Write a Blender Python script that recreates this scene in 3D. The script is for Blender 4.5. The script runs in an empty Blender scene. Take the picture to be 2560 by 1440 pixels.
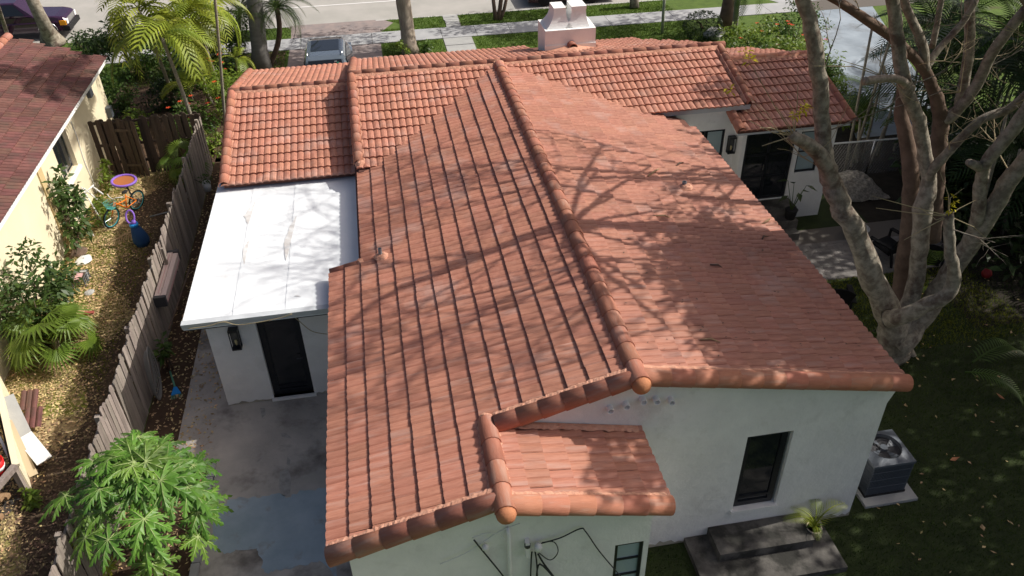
import bpy, math, random
import numpy as np
from mathutils import Vector, Matrix

random.seed(7); rng = np.random.default_rng(7)
SC = bpy.context.scene
COL = SC.collection
R = math.radians

# ------------------------------------------------------------------ camera
CAM = Vector((-1.032, 0.0, 12.29)); FPX = 2042.7
_p, _y, _r = R(35.856), R(-9.234), R(-1.226)
FWD = Vector((-math.sin(_y)*math.cos(_p), math.cos(_y)*math.cos(_p), -math.sin(_p)))
_r0 = Vector((math.cos(_y), math.sin(_y), 0)); _u0 = _r0.cross(FWD)
RGT = _r0*math.cos(_r) + _u0*math.sin(_r); UPV = -_r0*math.sin(_r) + _u0*math.cos(_r)
cd = bpy.data.cameras.new('camera'); cam = bpy.data.objects.new('camera', cd); COL.objects.link(cam)
cd.sensor_width = 36; cd.lens = FPX/2560*36; cd.clip_end = 1000; cd.clip_start = .1
cam.matrix_world = Matrix((RGT, UPV, -FWD)).transposed().to_4x4(); cam.location = CAM
SC.camera = cam

# ------------------------------------------------------------------ sky, sun, exposure
SUN = Vector((1.04, .10, 1.0)).normalized()
w = bpy.data.worlds.new('World'); SC.world = w; w.use_nodes = True
nt = w.node_tree; nt.nodes.clear()
_o = nt.nodes.new('ShaderNodeOutputWorld'); _b = nt.nodes.new('ShaderNodeBackground'); _s = nt.nodes.new('ShaderNodeTexSky')
_s.sky_type = 'NISHITA'; _s.sun_disc = False
_s.sun_elevation = math.asin(SUN.z); _s.sun_rotation = math.atan2(SUN.x, SUN.y)
_s.air_density = .55; _s.dust_density = 5.0; _s.ozone_density = .3
_b.inputs['Strength'].default_value = .110
nt.links.new(_s.outputs[0], _b.inputs[0]); nt.links.new(_b.outputs[0], _o.inputs[0])
sl = bpy.data.lights.new('sun', 'SUN'); sl.energy = 4.3; sl.angle = R(.55); sl.color = (1, .955, .88)
so = bpy.data.objects.new('sun', sl); COL.objects.link(so); so.rotation_euler = SUN.to_track_quat('Z', 'Y').to_euler()
SC.view_settings.view_transform = 'Standard'; SC.view_settings.look = 'None'
SC.view_settings.exposure = 0.10; SC.view_settings.gamma = 1.0
SC.cycles.max_bounces = 6; SC.cycles.diffuse_bounces = 3; SC.cycles.glossy_bounces = 2
SC.cycles.transmission_bounces = 3; SC.cycles.transparent_max_bounces = 4

# ------------------------------------------------------------------ helpers
def _ray(px, py): return FWD + RGT*((px-1280)/FPX) - UPV*((py-720)/FPX)
def atz(px, py, z=0.0): v = _ray(px, py); return CAM + v*((z-CAM.z)/v.z)
def aty(px, py, y): v = _ray(px, py); return CAM + v*((y-CAM.y)/v.y)
def atx(px, py, x): v = _ray(px, py); return CAM + v*((x-CAM.x)/v.x)
def pix(P):
    v = Vector(P)-CAM; d = v.dot(FWD); return 1280+FPX*v.dot(RGT)/d, 720-FPX*v.dot(UPV)/d, d

class MB:
    def __init__(s): s.v = []; s.f = []
    def poly(s, *pts):
        n = len(s.v); s.v += [tuple(p) for p in pts]; s.f.append(tuple(range(n, n+len(pts)))); return s
    def box(s, x0, x1, y0, y1, z0, z1):
        return s.hexa([(x0,y0,z0),(x1,y0,z0),(x1,y1,z0),(x0,y1,z0),(x0,y0,z1),(x1,y0,z1),(x1,y1,z1),(x0,y1,z1)])
    def hexa(s, p):
        n = len(s.v); s.v += [tuple(q) for q in p]
        for f in ((3,2,1,0),(4,5,6,7),(0,1,5,4),(1,2,6,5),(2,3,7,6),(3,0,4,7)): s.f.append(tuple(n+i for i in f))
        return s
    def bar(s, a, b, wx, wy, up=(0,0,1)):
        a = Vector(a); b = Vector(b); d = (b-a).normalized(); u = Vector(up)
        if abs(d.dot(u)) > .97: u = Vector((1,0,0))
        x = d.cross(u).normalized(); y = x.cross(d).normalized(); x = x*(wx/2); y = y*(wy/2)
        return s.hexa([a-x-y, a+x-y, a+x+y, a-x+y, b-x-y, b+x-y, b+x+y, b-x+y])
    def prism(s, pts, vec):
        vec = Vector(vec); n = len(s.v); k = len(pts)
        s.v += [tuple(p) for p in pts] + [tuple(Vector(p)+vec) for p in pts]
        s.f.append(tuple(range(n+k-1, n-1, -1))); s.f.append(tuple(range(n+k, n+2*k)))
        for i in range(k): j = (i+1) % k; s.f.append((n+i, n+j, n+k+j, n+k+i))
        return s
    def tube(s, pts, rad, n=6, cap=True, closed=False):
        pts = [Vector(p) for p in pts]; k = len(pts)
        if not hasattr(rad, '__len__'): rad = [rad]*k
        t = []
        for i in range(k):
            if closed: d = pts[(i+1) % k]-pts[i-1]
            else: d = pts[min(i+1, k-1)]-pts[max(i-1, 0)]
            t.append(d.normalized() if d.length > 1e-9 else Vector((0,0,1)))
        u = t[0].orthogonal().normalized(); b = len(s.v)
        for i in range(k):
            u = (u - t[i]*u.dot(t[i])); u = u.normalized() if u.length > 1e-6 else t[i].orthogonal().normalized()
            w_ = t[i].cross(u)
            for j in range(n):
                a = 2*math.pi*j/n; s.v.append(tuple(pts[i] + (u*math.cos(a)+w_*math.sin(a))*rad[i]))
        for i in range(k if closed else k-1):
            i2 = (i+1) % k
            for j in range(n):
                j2 = (j+1) % n; s.f.append((b+i*n+j, b+i*n+j2, b+i2*n+j2, b+i2*n+j))
        if cap and not closed:
            s.f.append(tuple(b+j for j in range(n-1, -1, -1))); s.f.append(tuple(b+(k-1)*n+j for j in range(n)))
        return s
    def lathe(s, prof, c=(0,0,0), n=12, axis='Z', sx=1, sy=1):
        b = len(s.v); cx, cy, cz = c
        for r, z in prof:
            for j in range(n):
                a = 2*math.pi*j/n; p = (r*math.cos(a)*sx, r*math.sin(a)*sy, z)
                if axis == 'Y': p = (p[0], p[2], p[1])
                if axis == 'X': p = (p[2], p[0], p[1])
                s.v.append((cx+p[0], cy+p[1], cz+p[2]))
        for i in range(len(prof)-1):
            for j in range(n):
                j2 = (j+1) % n; s.f.append((b+i*n+j, b+i*n+j2, b+(i+1)*n+j2, b+(i+1)*n+j))
        if prof[0][0] > 1e-4: s.f.append(tuple(b+j for j in range(n-1, -1, -1)))
        if prof[-1][0] > 1e-4: s.f.append(tuple(b+(len(prof)-1)*n+j for j in range(n)))
        return s
    def xf(s, M): s.v = [tuple(M @ Vector(p)) for p in s.v]; return s
    def add(s, o, M=None):
        n = len(s.v); s.v += [tuple(M @ Vector(p)) for p in o.v] if M else o.v
        s.f += [tuple(i+n for i in f) for f in o.f]; return s
    def mesh(s, name, mat, smooth=False):
        m = bpy.data.meshes.new(name); m.from_pydata(s.v, [], s.f)
        if mat: m.materials.append(mat)
        if smooth: m.polygons.foreach_set('use_smooth', [True]*len(m.polygons))
        return m
    def build(s, name, mat, parent=None, smooth=False, local=False):
        return link(name, s.mesh(name, mat, smooth), parent, None, local)

def mw(o):
    b = o.matrix_basis.copy()
    return mw(o.parent) @ o.matrix_parent_inverse @ b if o.parent else b
def link(name, data, parent=None, M=None, local=False):
    o = bpy.data.objects.new(name, data); COL.objects.link(o)
    if M is not None: o.matrix_basis = M
    if parent is not None:
        o.parent = parent
        if not local: o.matrix_parent_inverse = mw(parent).inverted()
    return o
def copy_tree(o, parent=None):
    c = o.copy(); COL.objects.link(c)
    if parent is not None: c.parent = parent; c.matrix_parent_inverse = o.matrix_parent_inverse
    for ch in list(o.children): copy_tree(ch, c)
    return c
def tag(o, label=None, cat=None, group=None, kind=None):
    if label: o['label'] = label
    if cat: o['category'] = cat
    if group: o['group'] = group
    if kind: o['kind'] = kind
    return o
def thing(name, label, cat, loc=(0,0,0), group=None, rz=0):
    o = bpy.data.objects.new(name, None); COL.objects.link(o); o.location = loc; o.rotation_euler = (0,0,rz)
    o.empty_display_size = .2
    return tag(o, label, cat, group)
def structure(name, mb, mat, smooth=False): return tag(mb.build(name, mat, None, smooth), kind='structure')
def frame(o, u, s, n):   # 4x4 from axes
    M = Matrix((u, s, n)).transposed().to_4x4(); M.translation = o; return M

# ------------------------------------------------------------------ materials
def hexc(r, g, b):
    f = lambda c: (c/255/12.92) if c/255 <= .04045 else ((c/255+.055)/1.055)**2.4
    return (f(r), f(g), f(b), 1)
def mat(name, c1, c2=None, rough=.8, scale=3.0, detail=5, lo=.35, hi=.65, bump=0, bscale=30, c3=None, s3=.6, t3=.62, island=0, obj=0,
        stretch=None, local=False, metallic=0, spec=.3, trans=0, alpha=1, coat=0, tcol=None, emit=None, hue=.06):
    m = bpy.data.materials.new(name); m.use_nodes = True; n = m.node_tree.nodes; L = m.node_tree.links
    b = n['Principled BSDF']; out = n['Material Output']
    c1 = tuple(c1)+(1,) if len(c1) == 3 else c1
    b.inputs['Roughness'].default_value = rough; b.inputs['Metallic'].default_value = metallic
    b.inputs['Specular IOR Level'].default_value = spec; b.inputs['Coat Weight'].default_value = coat
    if local: src = n.new('ShaderNodeTexCoord').outputs['Object']
    else: src = n.new('ShaderNodeNewGeometry').outputs['Position']
    if stretch:
        mp = n.new('ShaderNodeMapping'); mp.inputs['Scale'].default_value = stretch; L.new(src, mp.inputs[0]); src = mp.outputs[0]
    if local and obj:
        oi = n.new('ShaderNodeObjectInfo'); va = n.new('ShaderNodeVectorMath'); va.operation = 'ADD'
        vm = n.new('ShaderNodeMath'); vm.operation = 'MULTIPLY'; vm.inputs[1].default_value = 57
        L.new(oi.outputs['Random'], vm.inputs[0]); L.new(src, va.inputs[0]); L.new(vm.outputs[0], va.inputs[1]); src = va.outputs[0]
    def noise(sc, det=detail):
        t = n.new('ShaderNodeTexNoise'); t.inputs['Scale'].default_value = sc; t.inputs['Detail'].default_value = det
        t.inputs['Roughness'].default_value = .62; L.new(src, t.inputs['Vector']); return t.outputs['Fac']
    def ramp(f, a, b_):
        r = n.new('ShaderNodeMapRange'); r.inputs['From Min'].default_value = a; r.inputs['From Max'].default_value = b_
        L.new(f, r.inputs['Value']); return r.outputs['Result']
    def mix(f, a, b_):
        x = n.new('ShaderNodeMix'); x.data_type = 'RGBA'
        if hasattr(f, 'links'): L.new(f, x.inputs['Factor'])
        else: x.inputs['Factor'].default_value = f
        for s_, v in ((6, a), (7, b_)):
            if hasattr(v, 'links'): L.new(v, x.inputs[s_])
            else: x.inputs[s_].default_value = tuple(v)+(1,) if len(v) == 3 else v
        return x.outputs[2]
    col = None
    if c2: col = mix(ramp(noise(scale), lo, hi), c1, c2)
    if c3: col = mix(ramp(noise(s3, 6), t3-.06, t3+.08), col if col else c1, c3)
    if island or obj:
        add = None
        if island: add = n.new('ShaderNodeNewGeometry').outputs['Random Per Island']
        if obj:
            oi = n.new('ShaderNodeObjectInfo')
            if add:
                a_ = n.new('ShaderNodeMath'); a_.operation = 'ADD'; L.new(add, a_.inputs[0]); L.new(oi.outputs['Random'], a_.inputs[1])
                fr = n.new('ShaderNodeMath'); fr.operation = 'FRACT'; L.new(a_.outputs[0], fr.inputs[0]); add = fr.outputs[0]
            else: add = oi.outputs['Random']
        k = island or obj
        hs = n.new('ShaderNodeHueSaturation')
        v_ = n.new('ShaderNodeMapRange'); v_.inputs['To Min'].default_value = 1-k; v_.inputs['To Max'].default_value = 1+k; L.new(add, v_.inputs['Value'])
        L.new(v_.outputs['Result'], hs.inputs['Value'])
        w_ = n.new('ShaderNodeTexWhiteNoise'); w_.noise_dimensions = '1D'; L.new(add, w_.inputs['W'])
        h_ = n.new('ShaderNodeMapRange'); h_.inputs['To Min'].default_value = .5-hue*k; h_.inputs['To Max'].default_value = .5+hue*k
        L.new(w_.outputs['Value'], h_.inputs['Value']); L.new(h_.outputs['Result'], hs.inputs['Hue'])
        if col: L.new(col, hs.inputs['Color'])
        else: hs.inputs['Color'].default_value = c1
        col = hs.outputs['Color']
    if col: L.new(col, b.inputs['Base Color'])
    else: b.inputs['Base Color'].default_value = c1
    if bump:
        bp = n.new('ShaderNodeBump'); bp.inputs['Strength'].default_value = bump; bp.inputs['Distance'].default_value = .02
        L.new(noise(bscale, 4), bp.inputs['Height']); L.new(bp.outputs[0], b.inputs['Normal'])
    if trans:
        t = n.new('ShaderNodeBsdfTranslucent'); mx = n.new('ShaderNodeMixShader'); mx.inputs[0].default_value = trans
        if tcol: t.inputs[0].default_value = tuple(tcol)+(1,)
        elif col: L.new(col, t.inputs[0])
        else: t.inputs[0].default_value = c1
        L.new(b.outputs[0], mx.inputs[1]); L.new(t.outputs[0], mx.inputs[2]); L.new(mx.outputs[0], out.inputs['Surface'])
    if emit: b.inputs['Emission Color'].default_value = tuple(emit)+(1,); b.inputs['Emission Strength'].default_value = 1
    m.cycles.use_transparent_shadow = False
    return m
M = {}
TC1, TC2, TC3 = (.475,.212,.142), (.385,.158,.102), (.46,.25,.192)
M['tile'] = mat('terracotta_tile', TC1, TC2, rough=.62, spec=.45, scale=5, stretch=(6,.7,1), local=True, obj=.09, island=.09, hue=.03, c3=TC3, s3=1.3, t3=.59, bump=.25, bscale=14)
M['cap'] = mat('terracotta_cap', (.44,.185,.12), (.35,.135,.085), rough=.75, scale=4, stretch=(4,.8,4), local=True, obj=.10, c3=(.43,.23,.17), s3=2, t3=.57, bump=.25, bscale=14)
M['mortar'] = mat('salmon_mortar', (.66,.36,.25), (.55,.27,.18), rough=.95, scale=9, bump=.8, bscale=35)
M['orange_clay'] = mat('orange_clay', (.50,.21,.10), (.42,.165,.085), rough=.8, scale=6, bump=.3)
M['deck'] = mat('roof_underlay', (.16,.07,.05), (.11,.05,.04), rough=.9)
M['stucco'] = mat('white_stucco', (.87,.86,.82), (.79,.78,.745), rough=.9, scale=1.6, detail=8, bump=.9, bscale=6, c3=(.68,.665,.62), s3=1.1, t3=.64)
M['stucco_clean'] = mat('white_paint', (.88,.88,.86), (.82,.82,.80), rough=.8, scale=3, bump=.3, bscale=12)
M['cream'] = mat('cream_stucco', (.82,.73,.52), (.77,.68,.48), rough=.9, scale=1.0, bump=.25, bscale=25)
M['cream2'] = mat('cream_trim', (.60,.46,.24), rough=.9)
M['white_roof'] = mat('white_roof_coating', (.80,.83,.85), (.75,.78,.80), rough=.6, scale=1.4, bump=.15, bscale=5, c3=(.60,.59,.58), s3=.8, t3=.70)
M['fascia'] = mat('pale_fascia', (.55,.58,.60), rough=.6)
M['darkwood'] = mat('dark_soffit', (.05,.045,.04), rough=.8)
M['black'] = mat('black_frame', (.012,.014,.018), rough=.35, spec=.5)
M['blackmatte'] = mat('black_matte', (.015,.015,.016), rough=.8)
M['glass'] = mat('dark_glass', (.012,.015,.018), rough=.05, spec=.8)
M['glass_blind'] = mat('glass_with_pale_blind', (.38,.47,.48), (.33,.42,.44), rough=.12, spec=.7, scale=1.5)
M['lampglass'] = mat('lamp_glass', (.10,.10,.09), rough=.05, spec=.8)
M['bulb'] = mat('lamp_bulb', (.6,.5,.25), rough=.2)
M['concrete'] = mat('old_concrete', (.54,.495,.44), (.39,.36,.325), rough=.9, scale=1.0, detail=8, bump=.35, bscale=18, c3=(.19,.17,.15), s3=.75, t3=.56)
M['concrete_dark'] = mat('mossy_concrete', (.15,.14,.125), (.07,.065,.06), rough=.9, scale=2.2, detail=8, bump=.5, bscale=14, c3=(.035,.034,.03), s3=1.6, t3=.54)
M['concrete_pale'] = mat('pale_concrete', (.42,.42,.40), (.35,.35,.34), rough=.9, scale=1.5, bump=.2, bscale=20)
M['bluepaint'] = mat('worn_blue_paint', (.42,.50,.55), (.31,.39,.44), rough=.8, scale=1.4, detail=8, bump=.2, bscale=20, c3=(.30,.29,.28), s3=1.9, t3=.64)
M['patch'] = mat('bare_patch', (.42,.40,.37), (.3,.29,.27), rough=.95, scale=9)
M['road'] = mat('street_surface', (.42,.40,.37), (.35,.34,.31), rough=.9, scale=.6, detail=8, bump=.1, bscale=40)
M['sidewalk'] = mat('sidewalk_concrete', (.42,.42,.42), (.35,.355,.36), rough=.9, scale=1.2, bump=.15, bscale=30)
M['kerb'] = mat('kerb_concrete', (.50,.49,.46), (.42,.41,.39), rough=.9, scale=2)
M['paver'] = mat('driveway_paver', (.30,.24,.22), (.22,.19,.185), rough=.9, scale=2.2, obj=.12, bump=.3, bscale=20)
M['patiopaver'] = mat('patio_paver', (.22,.20,.185), (.16,.15,.14), rough=.9, scale=3, obj=.15, island=.15, bump=.3, bscale=20)
M['joint'] = mat('paver_joint', (.13,.115,.10), rough=.95)
M['soil'] = mat('brown_soil', (.105,.065,.04), (.065,.04,.026), rough=1, scale=3, detail=8, bump=.8, bscale=25)
M['litterbed'] = mat('dry_leaf_ground', (.50,.38,.20), (.34,.24,.12), rough=1, scale=6, detail=8, bump=.8, bscale=30, c3=(.20,.21,.04), s3=.55, t3=.50)
M['lawnsoil'] = mat('lawn_ground', (.10,.155,.028), (.07,.115,.022), rough=1, scale=2.5, detail=8, bump=.8, bscale=30, c3=(.09,.075,.04), s3=.7, t3=.66)
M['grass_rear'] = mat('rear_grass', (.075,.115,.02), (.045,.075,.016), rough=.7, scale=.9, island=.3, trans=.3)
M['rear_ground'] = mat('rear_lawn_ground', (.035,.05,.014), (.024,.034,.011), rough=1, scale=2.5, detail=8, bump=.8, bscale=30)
M['grass'] = mat('grass_blades', (.14,.225,.025), (.09,.16,.02), rough=.7, scale=.9, island=.3, trans=.3)
M['grass_side'] = mat('side_grass', (.24,.25,.03), (.16,.19,.025), rough=.7, scale=1.2, island=.3, trans=.3)
M['litter_shade_brown'] = mat('shade_brown_leaf_bits', (.20,.135,.08), (.12,.08,.05), rough=.9, scale=2, island=.45)  # brown leaves, with the fence's shade put into their colour
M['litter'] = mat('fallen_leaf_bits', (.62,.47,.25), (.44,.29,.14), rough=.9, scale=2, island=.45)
M['fence'] = mat('weathered_fence', (.34,.29,.25), (.24,.20,.17), rough=.9, scale=3, stretch=(8,8,.8), obj=.22, bump=.4, bscale=10)
M['fence_dark'] = mat('brown_fence', (.11,.08,.06), (.075,.055,.042), rough=.9, scale=3, stretch=(8,8,.8), obj=.2, bump=.4, bscale=10)
M['bark'] = mat('grey_bark', (.36,.32,.255), (.20,.17,.13), rough=.95, scale=7, detail=10, lo=.40, hi=.60, bump=1.0, bscale=12, c3=(.13,.095,.075), s3=3.0, t3=.58)
M['bark_red'] = mat('brown_bark', (.19,.13,.095), (.11,.075,.055), rough=.95, scale=4, detail=8, bump=.9, bscale=8)
M['bark_pale'] = mat('pale_bark', (.40,.34,.27), (.25,.2,.16), rough=.95, scale=4, stretch=(3,3,.6), detail=8, bump=.8, bscale=8)
M['palmtrunk'] = mat('palm_trunk', (.33,.30,.24), (.25,.22,.17), rough=.95, scale=3, stretch=(1,1,6), bump=.5, bscale=6)
M['royal'] = mat('grey_palm_trunk', (.25,.24,.22), (.19,.18,.165), rough=.95, scale=3, stretch=(1,1,4), bump=.4, bscale=6)
M['twig'] = mat('pale_twig', (.40,.33,.20), rough=.9)
M['deadfrond'] = mat('dry_frond', (.42,.30,.17), (.30,.2,.11), rough=.9, scale=5)
def leafm(nm, a, b, **k): 
    kw = dict(rough=.45, scale=1.2, island=.28, obj=.0, trans=.35, spec=.4); kw.update(k); return mat(nm, a, b, **kw)
M['papaya'] = leafm('papaya_leaf', (.14,.27,.035), (.09,.20,.027), obj=.25, island=0, scale=3, trans=.28)
M['papaya_rib'] = mat('papaya_rib', (.30,.38,.14), rough=.6)
M['leaf_shrub'] = leafm('shrub_leaf', (.075,.13,.03), (.05,.09,.022))
M['leaf_lime'] = leafm('lime_leaf', (.20,.27,.03), (.12,.19,.025))
M['leaf_mid'] = leafm('mid_leaf', (.09,.155,.025), (.055,.105,.02))
M['leaf_dark'] = leafm('dark_leaf', (.045,.08,.018), (.03,.055,.014))
M['palm_lime'] = leafm('lime_palm_leaf', (.30,.34,.035), (.19,.25,.03), obj=.22, island=0, scale=2)
M['palm_mid'] = leafm('green_palm_leaf', (.10,.16,.025), (.06,.11,.02), obj=.25, island=0, scale=2)
M['palm_dark'] = leafm('dark_palm_leaf', (.045,.085,.02), (.03,.06,.015), obj=.25, island=0, scale=2)
M['fanleaf'] = leafm('fan_palm_leaf', (.15,.235,.03), (.10,.17,.022), obj=.2, island=0, scale=3)
M['flower_red'] = mat('red_flower', (.75,.09,.03), rough=.6, trans=.2)
M['flower_pink'] = mat('magenta_flower', (.75,.03,.25), rough=.6, trans=.2)
def pm(nm, c, r=.4, **k): M[nm] = mat(nm, c, rough=r, **k)
pm('white_plastic', (.75,.75,.73)); pm('grey_plastic', (.25,.27,.3)); pm('dark_grey', (.05,.05,.055), .5); pm('chrome', (.6,.6,.62), .25, metallic=1)
pm('purple_car', (.035,.008,.032), .22, coat=.8, spec=.5); pm('rubber', (.012,.012,.012), .85); pm('amber', (.9,.38,.02), .25); pm('headlamp', (.75,.77,.78), .12)
pm('van_paint', (.10,.125,.155), .2, coat=.8, spec=.5); pm('car_dark', (.03,.008,.012), .25, coat=.8); pm('orange', (.85,.20,.01), .4); pm('teal', (.10,.42,.38), .4)
pm('teal_rim', (.02,.32,.36), .4); pm('purple', (.25,.13,.55), .5); pm('toy_orange', (.38,.13,.045), .7); pm('navy', (.01,.045,.13), .8); pm('bright_blue', (.02,.28,.75), .5)
pm('red', (.70,.02,.02), .4); pm('carton', (.62,.50,.46), .8); pm('carton_pink', (.55,.33,.32), .8); pm('green_toy', (.12,.33,.22), .5); pm('terracotta_pot', (.55,.46,.36), .7)
pm('ac_grey', (.105,.12,.14), .5); pm('cable', (.02,.022,.025), .5); pm('pipe_grey', (.22,.25,.27), .5); pm('hose', (.28,.27,.25), .6); pm('brick_red', (.30,.07,.055), .8)
pm('board_tan', (.52,.42,.28), .8); pm('wood_tan', (.35,.22,.12), .85); pm('sticker_green', (.05,.5,.3), .5); pm('fruit', (.42,.36,.28), .7); pm('yellow_leaf', (.55,.48,.02), .6, trans=.3)
pm('cloth_black', (.008,.008,.009), .95); pm('net', (.42,.40,.36), .9); pm('mark_white', (.75,.74,.72), .7)
M['neigh_tile'] = mat('maroon_roof_tile', (.20,.088,.072), (.135,.064,.054), rough=.85, scale=4, local=True, obj=.2, island=.2, c3=(.13,.075,.06), s3=2.2, t3=.56, bump=.3, bscale=14)

# ================================================================== SETTING
def sheet(name, pts, z, m, thick=None):
    mb = MB()
    if thick: mb.prism([(p[0], p[1], z-thick) for p in pts], (0,0,thick))
    else: mb.poly(*[(p[0], p[1], z) for p in pts])
    return structure(name, mb, m)
def rect(x0, x1, y0, y1): return [(x0,y0),(x1,y0),(x1,y1),(x0,y1)]
YK = 39.42
sheet('ground', rect(-300,300,-200,400), -.16, M['soil'])
sheet('yard', rect(-70,70,-60,YK-.15), 0, M['lawnsoil'], .15)
sheet('road', rect(-200,200,YK+.25,YK+12), -.11, M['road'])
sheet('gutter', rect(-200,200,YK,YK+.3), -.104, M['kerb'])
sheet('kerb', rect(-200,-4.9,YK-.15,YK), .01, M['kerb'], .16)
sheet('kerb', rect(-.9,17.5,YK-.15,YK), .01, M['kerb'], .16)
sheet('road_marking', rect(-6.2,3.5,42.6,42.72), -.1, M['mark_white'])
YS0, YS1 = 36.08, 37.55
swk = sheet('sidewalk', rect(-70,70,YS0,YS1), .006, M['joint'])
for i in range(22):
    x = -15.2+i*1.56
    link('slab', MB().box(x+.01, x+1.55, YS0+.01, YS1-.01, .002, .03).mesh('slab', M['sidewalk']), swk)
sheet('verge_pavers', [(-4.75,YS1),(-.75,YS1),(-.1,YK-.6),(-.6,YK+.02),(-5.2,YK+.02),(-4.8,YK-.5)], .008, M['paver'])
sheet('driveway', rect(-4.75,-.8,24,YS0), .008, M['paver'])
wk = sheet('garden_walk', rect(1.95,3.25,27,YS0), .004, M['joint'])
for i in range(9): link('slab', MB().box(1.97,3.23,YS0-.04-.98*(i+1)+.06,YS0-.04-.98*i,.001,.03).mesh('slab', M['concrete_pale']), wk)
sw2 = sheet('verge_walk', rect(2.3,2.98,YS1,YK-.15), .004, M['joint'])
for i in range(5): link('slab', MB().box(2.3+random.uniform(-.04,.04),2.97+random.uniform(-.04,.04),YS1+.03+.34*i,YS1+.34*(i+1),.001,.03).mesh('slab', M['concrete_pale']), sw2)
sheet('side_yard', rect(-10.3,-6.75,5,25.6), .004, M['litterbed'])
sheet('shade_mulch', [(-6.75,5)]+[(-6.75,25.6)]+[(-8.35-.35*math.sin(y*1.7)-.25*math.sin(y*.6+1)+random.uniform(-.08,.08), y) for y in np.arange(25.6,4.9,-.25)], .008, mat('shade_brown_mulch', (.10,.068,.042), (.06,.042,.028), rough=1, scale=5, detail=8, bump=.8, bscale=30))  # brown mulch strip, coloured darker to deepen the fence's shadow band
sheet('flower_bed', rect(-6.72,-5.2,5,26), .004, M['soil'])
sheet('front_bed', rect(-11.2,-4.9,25.7,YS0-.05), .004, M['soil'])
sheet('side_walk', rect(-5.98,-5.03,12.15,19), .012, M['concrete'])
patio = sheet('concrete_patio', rect(-5.12,-2.2,4,13.72), .016, M['concrete'])
# worn blue paint over part of the patio
bl = [(545,1262),(590,1247),(640,1240),(660,1244),(700,1236),(722,1243),(760,1226),(800,1222),(850,1212),(840,1440),(800,1400),(760,1412),(700,1425),(660,1432),(652,1395),(640,1372),(600,1376),(560,1385),(528,1372),(532,1300)]
bl2 = []
for (p, q) in zip(bl, bl[1:]+bl[:1]):
    for k in range(5): t = k/5; bl2.append((p[0]+(q[0]-p[0])*t+random.uniform(-5,5), p[1]+(q[1]-p[1])*t+random.uniform(-4,4)))
mb = MB(); mb.poly(*[tuple(atz(x,y,.021)) for x, y in bl2][::-1]); link('blue_paint', mb.mesh('blue_paint', M['bluepaint']), patio)
for k, ps in enumerate(([(650,1020),(662,1020),(664,1036),(655,1045)], [(700,1180),(720,1170),(728,1195),(725,1240),(706,1240),(697,1218)], [(702,1082),(716,1083),(730,1096),(705,1092)], [(718,1140),(726,1150),(724,1165),(716,1160)], [(640,1155),(670,1128),(668,1132),(644,1156)])):
    mb = MB(); mb.poly(*[tuple(atz(x,y,.021)) for x, y in ps][::-1]); link('bare_patch', mb.mesh('bare_patch', M['patch']), patio)
# concrete slab joint line and bed edging blocks
edg = thing('bed_edging', 'row of grey concrete blocks edging the soil bed beside the patio', 'edging', (-5.2,9.5,0))
y = 6.4; k = 0
while y < 12.0:
    l = random.uniform(.36,.44); x = -5.19+random.uniform(-.012,.012)
    link('block', MB().box(x-.07,x+.07,y,y+l-.02,0,.10+random.uniform(-.01,.01)).mesh('block', M['concrete_pale']), edg); y += l
sheet('neighbour_driveway', [(14.6,23),(18.2,23),(22.6,36.05),(19.3,36.05)], .008, mat('painted_drive', (.32,.37,.42), (.22,.26,.30), rough=.8, scale=.8, detail=8, c3=(.16,.17,.18), s3=.5, t3=.6))
sheet('verge_drive', [(18.6,YS1),(23.6,YS1),(24.5,YK+.02),(17.6,YK+.02)], .008, M['sidewalk'])
# paver terrace on the shaded side
pt = sheet('paver_terrace', rect(8.3,13.6,15.5,17.9), .010, M['joint'])
pvm = MB().box(0,.23,0,.115,0,.05).mesh('paver', M['patiopaver'])
cnt = 0
for j in range(20):
    for i in range(23):
        x = 8.32+i*.236+(.118 if j % 2 else 0); y = 15.52+j*.119
        if x > 13.4 or cnt >= 300: continue
        cnt += 1; link('paver', pvm, pt, Matrix.Translation((x,y,-.02+random.uniform(-.003,.003))))
sheet('porch_bed', rect(7.0,8.2,13,18.4), .007, M['soil'])
sheet('tree_bed', rect(12.2,30,13,24), .005, mat('dark_mulch', (.035,.028,.02), (.02,.017,.012), rough=1, scale=4, bump=.8))

def blades(name, m, n, xs, ys, h, wd, z=0, test=None):
    x = rng.uniform(*xs, n); y = rng.uniform(*ys, n)
    if test is not None: k = test(x, y); x, y = x[k], y[k]; n = len(x)
    a = rng.uniform(0, 2*np.pi, n); hh = h*rng.uniform(.5,1.3,n); l = rng.uniform(0,.8,n)*hh; b = rng.uniform(0,2*np.pi,n)
    V = np.zeros((n,3,3)); dx, dy = np.cos(a)*wd/2, np.sin(a)*wd/2
    V[:,0] = np.stack([x-dx,y-dy,np.full(n,z)],1); V[:,1] = np.stack([x+dx,y+dy,np.full(n,z)],1)
    V[:,2] = np.stack([x+np.cos(b)*l,y+np.sin(b)*l,z+hh],1)
    return fast(name, V.reshape(-1,3), 3, m)
def fast(name, V, k, m, parent=None):
    n = len(V)//k; me = bpy.data.meshes.new(name)
    me.vertices.add(len(V)); me.vertices.foreach_set('co', V.astype(np.float32).ravel())
    me.loops.add(len(V)); me.loops.foreach_set('vertex_index', np.arange(len(V), dtype=np.int32))
    me.polygons.add(n); me.polygons.foreach_set('loop_start', np.arange(0, len(V), k, dtype=np.int32)); me.polygons.foreach_set('loop_total', np.full(n, k, dtype=np.int32))
    me.update(calc_edges=True); me.materials.append(m)
    return link(name, me, parent)
sheet('rear_lawn', rect(2.2,16,3.5,22), .003, M['rear_ground'])
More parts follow.
